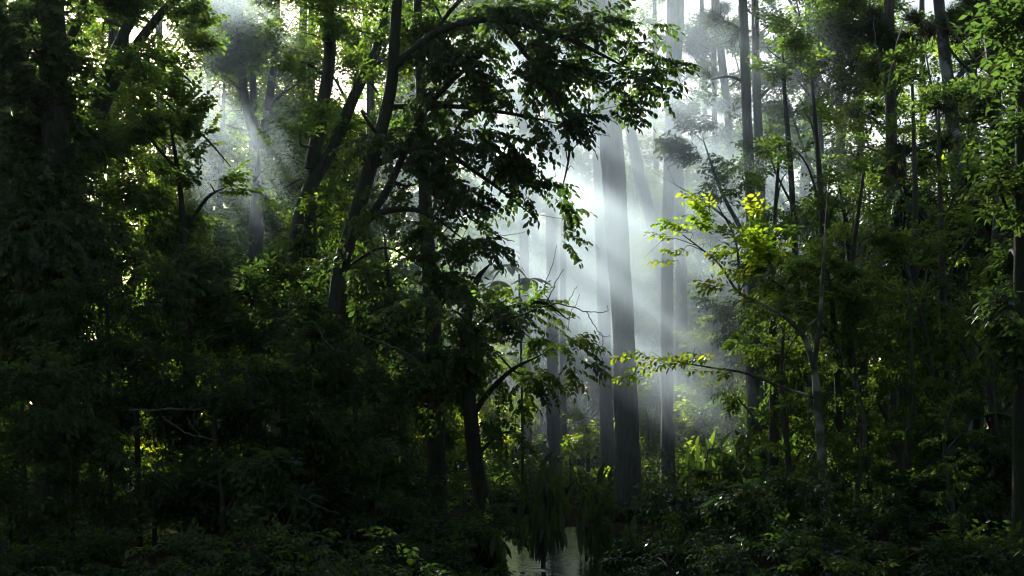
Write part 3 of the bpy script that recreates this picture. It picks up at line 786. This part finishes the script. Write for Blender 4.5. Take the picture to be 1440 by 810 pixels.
tall = [make_fill('canopy_tree', 'x', MT, 17, 2.4, 4.5, 22, 61, 'small', 'green', .42, 1.15), make_fill('canopy_tree', 'x', MT, 18, 2.1, 6, 20, 62, 'broad', 'green', .42, 1.3),
        make_fill('canopy_tree', 'x', MT, 15.5, 2.6, 3, 22, 63, 'small', 'yellow', .38, 1.15)]
fill(tall, [
 ('green canopy tree behind the far left trunk', 15, 32, 1), ('green canopy tree showing between the leaning limbs at top left', 165, 36, 1),  ('canopy tree filling the stout grey fork', 390, 42, 1),   ('canopy tree behind the bright green leaf clusters, right of the twin pines', 1120, 38, .95), ('canopy tree left of the straight tufted pine', 1195, 42, 1), ('pale canopy tree right of the straight tufted pine', 1300, 44, .9),
 ('canopy tree behind the leaning lichen-pale pine', 1375, 40, .95), ('canopy tree behind the second pine trunk from the right edge', 1450, 36, 1), ('pale canopy tree high in the mist right of the thickest trunk', 985, 64, 1.15), ('canopy tree in the mist behind the twin pines', 1052, 56, 1.1), ('canopy tree in the far left corner behind the thick dark trunk', 85, 44, 1.1),
])
for i, (lb, px, d, h, r, z0, k, lf) in enumerate([  # dense crowns around the overhanging tree are added to split the sun into shafts
 ('pale canopy tree behind the clump of sunlit yellow green leaves', 235, 41, 17, 2.4, 3, .55, 'yellow'),
 ('canopy tree behind the hazy forked trunk, left of the stout grey fork', 350, 38, 15.5, 2.2, 3, .6, 'green'),
 ('pale canopy tree added to block sun between the stout grey fork and overhanging tree', 520, 46, 20, 2.8, 7, .9, 'green'),
 ('canopy tree added to block sun, low behind the overhanging tree branches', 430, 50, 22, 2.8, 8, .9, 'green'),
 ('tall canopy tree added to block sun behind the upper overhanging crown', 605, 50, 23, 2.8, 10.5, 1.0, 'green'),
 ('pale canopy tree added to block sun behind the top of the overhanging crown', 690, 54, 24, 2.8, 13, 1.0, 'green'),
 ('canopy tree far behind the left smoke beam', 318, 52, 18, 3.0, 3, .6, 'green'),
 ('tall canopy tree added to block sun behind the right tip of the overhanging crown', 775, 50, 23, 2.6, 14.5, .9, 'green')]):
    make_fill('canopy_tree', lb, MT, h, r, z0, 24, 70+i, 'small', lf, k * (1.3 if px > 400 else 1), 1.3, np.array([(px-720)/F*d, d, 0]))
low = [make_fill('understory_tree', 'x', 'low trees behind the right half', 6.5, 1.6, .6, 16, 64, 'broad', 'green', .5, 1.1), make_fill('understory_tree', 'x', 'low trees behind the right half', 7.5, 1.8, .8, 18, 65, 'small', 'yellow', .45, .95)]
fill(low, [
 ('low tree deep in the smoke between the slim left trunk and thickest trunk', 815, 56, 1.7), ('pale low tree deep in the smoke right behind the thickest trunk', 905, 60, 1.8), ('low tree deep in the smoke right of the straight smoky trunk', 985, 54, 1.5),
 ('pale low tree deep in the smoke left of the slim left trunk', 725, 62, 1.6),
 ('low tree behind the stout dim trunk', 1095, 33, 1), ('low sunlit tree right behind the pale mottled trunk', 1165, 34, 1), ('low tree left of the sunlit yellow green shrub', 1205, 30, .95), ('low sunlit tree behind the straight dark trunk', 1275, 36, 1.1),
 ('low tree behind the dim leaning smooth trunk', 1335, 33, 1), ('low tree behind the large lobed leaves', 1405, 31, 1), ('low sunlit tree at the right edge behind the near-black trunk', 1460, 33, 1), ('low tree in thin smoke left of the stout dim trunk', 1030, 42, .9),
 ('dark low tree behind the horizontal dead stick', 130, 25, .9), ('low sunlit tree glimpsed below the clump of sunlit yellow leaves', 265, 34, 1), ('low tree glimpsed behind the stout grey trunk', 450, 33, 1), ('low tree glimpsed behind the far left trunk', 30, 30, 1), ('low sunlit tree glimpsed behind the straight black trunk', 575, 37, .9), ('low tree glimpsed between the two black trunks', 648, 44, 1), ('low tree glimpsed left of the thin black trunk', 500, 40, 1)])
# ---------------------------------------------------------------- dead limbs and twigs
DT = 'bare dead twigs'
def dead(name, label, d, lines, mat='twig', wmul=.7, group=DT):
    SEED[0] += 1; rng = np.random.default_rng(SEED[0])
    if d < 15.6: d += 1.4
    foot = P(lines[0][0][0], lines[0][0][1], d)
    root = thing(name, label, 'branch', foot, group)
    for i, l in enumerate(lines):
        p = smooth_path(img_path(l, d), 5); p[:, 3] *= wmul
        p[:, :3] += rng.normal(0, .006, (len(p), 3))
        V, T = tube(p, rng, 6, .1)
        link('main_stick' if i == 0 else 'side_twig', mesh_np('stick', V - foot, T, [M[mat]], smooth=True), root)
    return root
dead('dead_branch', 'bare curling twig reaching right across the smoke from the leaf tiers', 18.6,
     [[(690,462,4),(740,440,3),(775,428,3,-.2),(800,430,2.5,-.3),(825,438,2,-.3),(853,438,1.5,-.2),(854,428,1.2)],
      [(772,428,2.5),(782,440,2),(796,447,1.6),(810,447,1.2)], [(825,438,2),(836,458,1.7),(848,472,1.5),(860,473,1)], [(848,472,1.5),(846,486,1.2),(826,491,1)],
      [(768,427,2.2),(780,400,1.8),(792,378,1.4,.2)], [(797,428,1.6),(804,415,1.3),(812,402,1)], [(800,446,1.4),(800,466,1.1)], [(800,446,1.4),(808,430,1.1),(815,415,.9)], [(775,428,2),(765,405,1.5),(778,372,1.2),(783,345,1)]], 'bark')
dead('dead_branch', 'bare twig sweeping from the dark crown into the bright smoke', 18.4,
     [[(640,288,4),(668,312,3),(700,332,2.5),(724,340,1.5)], [(700,332,1.5),(720,330,1.2),(738,326,.8)]], 'bark')
dead('dead_branch', 'tangle of pale thin twigs over the fern-like leaf tiers', 18.2,
     [[(685,425,3),(697,447,2.5),(720,455,2.2),(740,470,2),(757,485,1.5)], [(697,447,2),(715,440,1.8),(735,437,1.4)], [(720,455,1.6),(735,440,1.3),(748,425,1)], [(700,475,1.5),(730,483,1.5),(750,478,1.2)], [(757,485,1.5),(765,492,1.3),(800,490,1)]])
dead('dead_branch', 'pale arching twig drooping right above the black trunks', 15,
     [[(505,470,3),(545,485,2.8),(578,500,2.4),(598,525,1.8)], [(545,485,1.6),(560,505,1.3),(575,520,1)]])
dead('dead_branch', 'short pale twig hanging left of the pale arching twig', 15.2, [[(448,462,3),(458,480,2.6),(472,492,2),(485,495,1.2)], [(458,480,1.3),(470,478,1)]])
dead('dead_branch', 'straight horizontal dead stick across the dark lower left', 14.5, [[(180,577,3),(230,576,4),(280,575,3.6),(330,571,2.4)], [(275,575,1.8),(273,592,1.4),(272,605,1)]])
dead('dead_branch', 'crossing pale twigs below the horizontal dead stick', 14, [[(228,585,3),(255,605,3),(285,615,2.4),(308,619,1.6)], [(175,625,2),(190,605,2),(215,596,1.5)], [(285,615,1.6),(270,600,1.4),(262,585,1)]])
dead('dead_branch', 'pair of pale curved twigs at far left', 14, [[(108,548,2.4),(125,565,2.2),(134,590,1.6)], [(112,556,1.6),(126,575,1.4),(133,592,1)]])
dead('dead_branch', 'thin bundle of pale sticks crossing left of the overhanging trunk', 15, [[(366,586,2.5),(400,590,2.2),(440,588,2),(470,592,1.4)], [(380,592,1.6),(420,596,1.4),(455,596,1)]])
dead('dead_branch', 'upright pale curved twig left of the pale arching twig', 15, [[(432,570,2),(440,545,2),(442,520,1.6)], [(418,585,1.5),(432,570,1.4)]])
dead('dead_shrub', 'bare pale twig shrub near the bottom edge left of centre', 13.5,
     [[(398,815,4),(394,775,3.6),(402,745,3),(420,697,2.4)], [(420,697,2.2),(395,715,2.2),(368,755,1.6)], [(420,697,2),(455,715,1.8),(480,725,1.2)], [(402,745,1.8),(430,735,1.6),(445,720,1.2)], [(432,780,1.8),(436,745,1.6),(430,730,1.2)], [(396,720,1.4),(400,740,1.2),(396,760,1)]])
dead('dead_branch', 'long fallen branch slanting through the lower centre', 16, [[(700,820,6),(650,790,5),(610,755,4),(590,740,3)], [(650,790,3),(655,770,2),(662,750,1.4)], [(600,745,2.4),(560,744,2),(520,742,1.2)]], 'bark')
dead('dead_branch', 'thin dead stick arching between the two black trunks', 17, [[(540,706,2),(590,712,2.4),(650,712,2),(720,728,1.4)], [(600,712,1.5),(630,700,1.3),(655,690,1)]], 'bark')
dead('dead_branch', 'upper of the two pale dead limbs on the right', 20, [[(1295,626,3),(1315,603,4),(1340,585,4),(1372,573,3),(1400,560,2)], [(1340,585,2),(1352,575,1.6),(1360,560,1.2)]], 'twig', 1.0, 'pale dead limbs on the right')
dead('dead_branch', 'lower of the two pale dead limbs on the right', 19, [[(1310,665,4),(1335,640,4.4),(1352,626,4),(1368,612,3.4),(1380,602,2)], [(1352,626,2),(1362,628,1.6)]], 'twig', 1.0, 'pale dead limbs on the right')
dead('dead_branch', 'thin slanting stick low on the right below the pale dead limbs', 18, [[(1362,730,2.4),(1385,700,2.2),(1408,672,1.4)]])
dead('dead_branch', 'curved pale stick standing left of the pale mottled trunk foot', 15.5, [[(1118,740,3),(1126,715,2.8),(1118,693,2.6),(1125,675,2.4),(1135,668,2)], [(1070,722,2),(1085,712,1.8),(1098,705,1.2)]])
dead('dead_branch', 'pale forked twigs crossing before the strap-leaved plants', 19,
     [[(1190,490,3),(1196,460,2.8),(1205,420,2.6),(1222,380,2.4),(1240,330,2),(1255,250,1.5)], [(1205,430,2.4),(1222,410,2),(1232,370,1.8),(1245,330,1.2)], [(1270,290,1.6),(1240,330,1.4)], [(1340,250,1.6),(1310,270,1.4),(1280,290,1)]], 'twig', .9, 'pale dead limbs on the right')
dead('dead_branch', 'fan of pale bare twigs in front of the straight tufted pine', 22,
     [[(1246,190,3.4),(1248,130,3),(1262,60,2.4),(1275,15,1.6)], [(1247,150,2),(1235,80,1.6),(1228,30,1.2)], [(1250,180,2),(1266,135,1.6),(1276,110,1.2)], [(1248,200,2),(1225,170,1.6),(1215,140,1.2)]], 'twig', .9, 'pale dead limbs on the right')
dead('dead_branch', 'pale slanting limb across the bright gaps at top right', 18,
     [[(1318,-10,4),(1340,45,4),(1372,85,3.6),(1400,115,2.6),(1428,170,2)], [(1305,30,1.8),(1340,45,1.6)], [(1372,85,2),(1390,70,1.4),(1410,60,1)]], 'twig', .9, 'pale dead limbs on the right')
dead('dead_branch', 'pale thin limb near the right edge below the top gaps', 14, [[(1436,320,3),(1428,280,3),(1415,270,2.4),(1402,255,1.5)], [(1428,290,1.6),(1432,240,1.4),(1426,200,1)]], 'twig', .9, 'pale dead limbs on the right')

# ---------------------------------------------------------------- plants with leaves one can pick out
def big_leaf(L_, W_, rng, lobes=0, droop=.3):
    """one leaf blade with a fold, a bend and (lobed) fingers; x along the midrib"""
    n = 7
    V, T = [], []
    for i in range(n):
        s = i/(n-1)
        w = W_*.5*math.sin(math.pi*min(1, s*.93+.04))**.8*(1 if s < .6 else (1-(s-.6)*.9))
        if i == n-1: w = 0.002
        z = -droop*L_*s*s
        V += [[s*L_, w, z+.18*w], [s*L_, 0, z], [s*L_, -w, z+.18*w]]
    for i in range(n-1):
        a = i*3
        for q in (0, 1): T += [[a+q, a+q+1, a+q+4], [a+q, a+q+4, a+q+3]]
    return np.array(V), np.array(T)

LEAFM = {}
def leaf_mesh(kind, L_, W_, droop, mat):
    key = (kind, L_, W_, droop, mat)
    if key not in LEAFM:
        V, T = big_leaf(L_, W_, None, 0, droop)
        LEAFM[key] = [mesh_np('leaf', V, T, [M[mat]], np.full(len(T), t), smooth=True) for t in (.25, .5, .8)]
    return LEAFM[key]

def leafy(name, label, d, px, py, leaves, mats, stem_w, cat='plant', group=None, stem_top=None):
    """stem + one object per leaf. leaves: (px,py,dd, azimuth, pitch, length, width, droop, tint 0..2)"""
    SEED[0] += 1; rng = np.random.default_rng(SEED[0])
    foot = P(px, py, d); foot[2] = 0
    root = thing(name, label, cat, foot, group)
    top = P(*(stem_top or (px, py)), d)
    V, T = tube(smooth_path(np.array([[*foot, stem_w], [*((foot+top)/2+[.02,0,0]), stem_w*.85], [*top, stem_w*.6]]), 5), rng, 7, .08)
    link('stem', mesh_np('stem', V-foot, T, [M['bark']], smooth=True), root)
    for (lx, ly, dd, az, pit, L_, W_, dr, ti) in leaves:
        me = leaf_mesh(name, L_, W_, dr, mats)[ti]
        o = link('leaf', me, root, P(lx, ly, d+dd) - foot)
        o.rotation_euler = (rng.uniform(-.5,.5), pit, az)
        s = rng.uniform(.8, 1.2); o.scale = (s, s, s)
    return root

def hanging(label, d, px, py, rx, ry, n, seed, mats='waxy', L_=.34, W_=.07):
    rng = np.random.default_rng(seed)
    lv = []
    for _ in range(n):
        a = rng.uniform(0, 2*math.pi); q = rng.uniform(0, 1)**.6
        upright = rng.uniform() < .14
        yy = py - ry + 2*ry*rng.uniform()**.9
        wfac = 1 - .35*abs((yy-py)/ry)
        lv.append((px + rx*wfac*q*math.cos(a), yy, .55*q*math.sin(a), rng.uniform(0, 6.28), (rng.uniform(-1.3,-.7) if upright and yy < py else rng.uniform(.75, 1.45)), L_, W_, .25, int(rng.integers(0, 3))))
    return leafy('hanging_leaf_plant', label, d, px, min(812, HZ+EYE*F/d), lv, mats, .03, 'plant', 'plants with hanging lance-shaped leaves', (px, py-ry*.6))
hanging('tall plant of black hanging leaves standing before the bright water', 16.5, 764, 708, 44, 54, 170, 41, 'dark', .27, .055)
hanging('plant of hanging leaves left of the thickest smoky trunk foot', 18, 838, 725, 30, 50, 120, 42, 'dark', .27, .075)
hanging('plant of hanging leaves tipped with bright green right of the straight smoky trunk', 24, 995, 655, 40, 32, 110, 43, 'green')
hanging('low plant of hanging leaves left of the bright water', 16, 700, 780, 20, 30, 40, 44, 'dark', .27, .075)
hanging('low plant of hanging leaves under the thickest smoky trunk', 16, 885, 785, 36, 34, 55, 45, 'dark', .27, .075)
hanging('plant of hanging leaves behind the glinting waxy shrub', 23, 1062, 640, 34, 40, 100, 46, 'dark', .27, .075)

def whorl(px, py, n, L_, W_, pit, rng, ti=None, dd=0, dr=.35):
    return [(px, py, dd, 2*math.pi*i/n + rng.uniform(-.3,.3), pit + rng.uniform(-.2,.2), L_, W_, dr, int(rng.integers(0,3)) if ti is None else ti) for i in range(n)]
r5 = np.random.default_rng(77)
leafy('big_leaf_plant', 'plant with large dark lobed leaves spread out near the right edge', 17, 1372, 760,
      whorl(1372, 612, 7, .62, .22, .15, r5) + whorl(1385, 585, 6, .5, .18, -.1, r5) + whorl(1350, 640, 5, .45, .17, .3, r5), 'strap', .03, 'plant', None, (1375, 590))
leafy('fern_plant', 'low dark plant of pointed leaves beside the lower pale dead limb', 18, 1310, 770,
      whorl(1312, 680, 9, .5, .08, .2, r5) + whorl(1296, 700, 8, .45, .08, .3, r5), 'strap', .02, 'plant', None, (1312, 680))
leafy('seedling', 'taller bright green seedling near the bottom edge left of centre', 13, 577, 812,
      [(575, 790, 0, 1.2, -1.1, .16, .09, .2, 2), (578, 795, 0, -1.6, -.8, .13, .08, .2, 2), (572, 800, 0, 2.8, -.5, .1, .06, .2, 2)], 'yellow', .006, 'seedling', 'bright seedlings at the bottom edge', (576, 792))
leafy('seedling', 'lower bright green seedling at the very bottom edge left of centre', 12.5, 553, 815,
      [(552, 808, 0, 2.9, -.9, .14, .07, .2, 2), (556, 808, 0, .2, -.4, .14, .08, .3, 2), (560, 810, 0, -.9, -.3, .1, .07, .2, 2)], 'yellow', .006, 'seedling', 'bright seedlings at the bottom edge', (554, 808))
UL = 'broad-leaved saplings in the smoke'
leafy('umbrella_leaf_sapling', 'sapling with umbrella-like leaf whorls in the smoke above the leaf tiers', 26, 735, 740,
      whorl(716, 372, 8, .42, .15, .2, r5) + whorl(745, 392, 8, .42, .15, .2, r5, 2) + whorl(760, 420, 7, .4, .14, .2, r5, 2) + whorl(700, 395, 7, .42, .15, .25, r5), 'green', .03, 'sapling', UL, (730, 385))
leafy('umbrella_leaf_sapling', 'small sapling with one pale leaf whorl between the smoky trunks', 32, 801, 710,
      whorl(801, 636, 8, .38, .12, .1, r5, 2) + whorl(806, 655, 6, .3, .1, .2, r5), 'yellow', .02, 'sapling', UL, (801, 640))

# ---------------------------------------------------------------- the wood beyond, plus unseen masses added around to hold back sky light
def wood(name, seed, spots, size, k, kind='small', leaf='green', trunks=True, cut=True):
    rng = np.random.default_rng(seed)
    cl, VT = [], []
    for (x, y, h, w) in spots:
        for _ in range(7):
            z = rng.uniform(.12, 1.0)*h
            cl.append((np.array([x+rng.normal(0, w*.45), y+rng.normal(0, w*.45), z]), np.array([w*.5, w*.5, h*.13])*rng.uniform(.7,1.2), 1.0))
        if trunks:
            VT.append(tube(smooth_path(np.array([[x, y, -.1, .22], [x+rng.normal(0,.3), y, h*.5, .18], [x+rng.normal(0,.6), y, h, .06]]), 4), rng, 7, .08))
    V, T, I = foliage(rng, cl, kind, k, .6, .35, size, cut)
    mi = np.zeros(len(T), int)
    for v, f in VT:
        T = np.vstack([T, f+len(V)]); V = np.vstack([V, v]); I = np.concatenate([I, np.full(len(f), .5)]); mi = np.concatenate([mi, np.ones(len(f), int)])
    return setting(link(name, mesh_np(name, V, T, [M[leaf], M['grey']], I, mi)), 'stuff')
rg = np.random.default_rng(11)
wood('far_forest', 21, [(x+rg.normal(0,2), y+rg.normal(0,3), rg.uniform(8,15)*(1 if y < 80 else 1.2), rg.uniform(4,6)) for y in (70,92) for x in np.arange(-.42*y-6, .42*y+6, 6.5)]
     + [((px-720)/F*y + rg.normal(0,.6), y, rg.uniform(15, 21), 4.2) for y in (82, 96) for px in range(630, 1060, 52)]
     + [((px-720)/F*y + rg.normal(0,.6), y, rg.uniform(11, 16), 4.0) for y in (84,) for px in range(130, 600, 58)], 4.4, .36)
wood('surrounding_shade_forest', 22, [(x+rg.normal(0,1.5), y+rg.normal(0,1.5), rg.uniform(13,18), rg.uniform(5,7)) for y in (-22,-15,-8) for x in np.arange(-24, 25, 6)]  # unseen trees added behind and beside the camera to shade the view from sky
     + [(sx*(.40*y+8.5+q*5)+rg.normal(0,.8), y, rg.uniform(12,18), 5) for y in (2,9,16,24,33,44,56) for sx in (-1,1) for q in (0,1)], 5.5, .2, leaf='dark', cut=True)
def canopy():  # unseen crowns added overhead to keep sky light off the near foliage
    rng = np.random.default_rng(23)
    cl = []
    for _ in range(40):
        x, y = rng.uniform(-14, 14), rng.uniform(-8, 17)
        cl.append((np.array([x, y, rng.uniform(max(9.5, EYE+.34*y+4), 17)]), np.array([2.4, 2.4, 1.0]), 1.0))
    V, T, I = foliage(rng, cl, 'small', .9, .4, .3, 4.0, True)
    setting(link('overhead_shade_canopy', mesh_np('overhead_shade_canopy', V, T, [M['dark']], I)), 'stuff')
canopy()
def undergrowth():
    rng = np.random.default_rng(24)
    cl = []
    for y in np.arange(12, 62, 2.2):
        for x in np.arange(-.40*y-2, .40*y+2, 2.2):
            xx, yy = x+rng.normal(0,.7), y+rng.normal(0,.7)
            if ((xx-.55)/1.5)**2+((yy-19.6)/6.0)**2 < 1: continue
            if abs(xx-.3) < 1.1 and yy < 16: continue
            h = rng.uniform(.2, .55)*(1 if y < 24 else 1.5)
            cl.append((np.array([xx, yy, h*.8]), np.array([.9, .9, h*.7]), .9))
    near = [q for q in cl if q[0][1] < 22]; far = [q for q in cl if q[0][1] >= 22]
    A, B = foliage(rng, near, 'broad', .3, .6, .1, .75, False), foliage(rng, far, 'small', .18, .6, .1, 1.3, False)
    V, T, I = np.vstack([A[0], B[0]]), np.vstack([A[1], B[1] + len(A[0])]), np.concatenate([A[2], B[2]])
    setting(link('undergrowth', mesh_np('undergrowth', V, T, [M['dark']], I)), 'stuff')
undergrowth()

# ---------------------------------------------------------------- smoke and haze
def vol_mat(name, density, color, aniso, hetero=None):
    m = bpy.data.materials.new(name)
    t, out = nodes(m)
    v = t.nodes.new('ShaderNodeVolumePrincipled')
    v.inputs['Color'].default_value = (*color, 1)
    v.inputs['Density'].default_value = density
    v.inputs['Anisotropy'].default_value = aniso
    t.links.new(v.outputs[0], out.inputs['Volume'])
    if hetero:
        tc = t.nodes.new('ShaderNodeTexCoord')
        ln = t.nodes.new('ShaderNodeVectorMath'); ln.operation = 'LENGTH'
        t.links.new(tc.outputs['Object'], ln.inputs[0])
        mr = t.nodes.new('ShaderNodeMapRange'); mr.interpolation_type = 'SMOOTHSTEP'
        mr.inputs['From Min'].default_value = 1.0; mr.inputs['From Max'].default_value = 0.25
        mr.inputs['To Min'].default_value = 0.0; mr.inputs['To Max'].default_value = 1.0
        t.links.new(ln.outputs['Value'], mr.inputs['Value'])
        nz = t.nodes.new('ShaderNodeTexNoise'); nz.inputs['Scale'].default_value = hetero; nz.inputs['Detail'].default_value = 2
        t.links.new(tc.outputs['Object'], nz.inputs['Vector'])
        nr = t.nodes.new('ShaderNodeMapRange'); nr.inputs['From Min'].default_value = .35; nr.inputs['From Max'].default_value = .65
        nr.inputs['To Min'].default_value = .35; nr.inputs['To Max'].default_value = 1.3
        t.links.new(nz.outputs['Fac'], nr.inputs['Value'])
        mu = t.nodes.new('ShaderNodeMath'); mu.operation = 'MULTIPLY'
        t.links.new(mr.outputs[0], mu.inputs[0]); t.links.new(nr.outputs[0], mu.inputs[1])
        m2 = t.nodes.new('ShaderNodeMath'); m2.operation = 'MULTIPLY'; m2.inputs[1].default_value = density
        t.links.new(mu.outputs[0], m2.inputs[0]); t.links.new(m2.outputs[0], v.inputs['Density'])
    return m

def ellipsoid(name, c, r, mat):
    n, k = 16, 24
    V = [[0,0,1]]
    for i in range(1, n):
        for j in range(k):
            V.append([math.sin(math.pi*i/n)*math.cos(2*math.pi*j/k), math.sin(math.pi*i/n)*math.sin(2*math.pi*j/k), math.cos(math.pi*i/n)])
    V.append([0,0,-1]); T = []
    for j in range(k): T.append([0, 1+j, 1+(j+1) % k]); T.append([len(V)-1, len(V)-1-k+(j+1) % k, len(V)-1-k+j])
    for i in range(n-2):
        for j in range(k):
            a, b = 1+i*k+j, 1+i*k+(j+1) % k
            T += [[a, a+k, b+k], [a, b+k, b]]
    o = link(name, mesh_np(name, np.array(V), np.array(T), [mat]), None, c)
    o.scale = r
    return setting(o, 'stuff')
SMOKE_COL = (.76, .93, 1.0)
c = P(855, 320, 28)
ellipsoid('smoke', c, (5.2, 9.5, 5.8), vol_mat('smoke', .105, SMOKE_COL, .55, 2.5))
c = P(850, 380, 47)
ellipsoid('smoke', c, (8.5, 8, 7.5), vol_mat('smoke', .035, SMOKE_COL, .5, 2.0))
c = P(872, 270, 24)
ellipsoid('smoke', c, (2.5, 3.2, 3.5), vol_mat('smoke_high', .12, SMOKE_COL, .55, 2.0))
c = P(1365, 610, 27)
ellipsoid('smoke', c, (2.6, 3.6, 2.2), vol_mat('smoke_right', .05, SMOKE_COL, .55, 2.0))
c = P(1020, 500, 25.5)
ellipsoid('smoke', c, (2.0, 3.2, 2.0), vol_mat('smoke_low', .06, SMOKE_COL, .55, 2.0))
c = P(325, 140, 25)
ellipsoid('smoke', c, (1.6, 3.2, 4.6), vol_mat('smoke_beam', .05, SMOKE_COL, .55, 2.0))

def box(name, lo, hi, mat):
    x0, y0, z0 = lo; x1, y1, z1 = hi
    V = np.array([[x0,y0,z0],[x1,y0,z0],[x1,y1,z0],[x0,y1,z0],[x0,y0,z1],[x1,y0,z1],[x1,y1,z1],[x0,y1,z1]], float)
    T = np.array([[0,2,1],[0,3,2],[4,5,6],[4,6,7],[0,1,5],[0,5,4],[1,2,6],[1,6,5],[2,3,7],[2,7,6],[3,0,4],[3,4,7]])
    return setting(link(name, mesh_np(name, V, T, [mat])), 'stuff')
box('haze', (-1000,-1000,-1.5), (1000,1600,24), vol_mat('haze', .00008, SMOKE_COL, .5))
print('TRIS', TRIS[0], 'objects', len(bpy.data.objects))
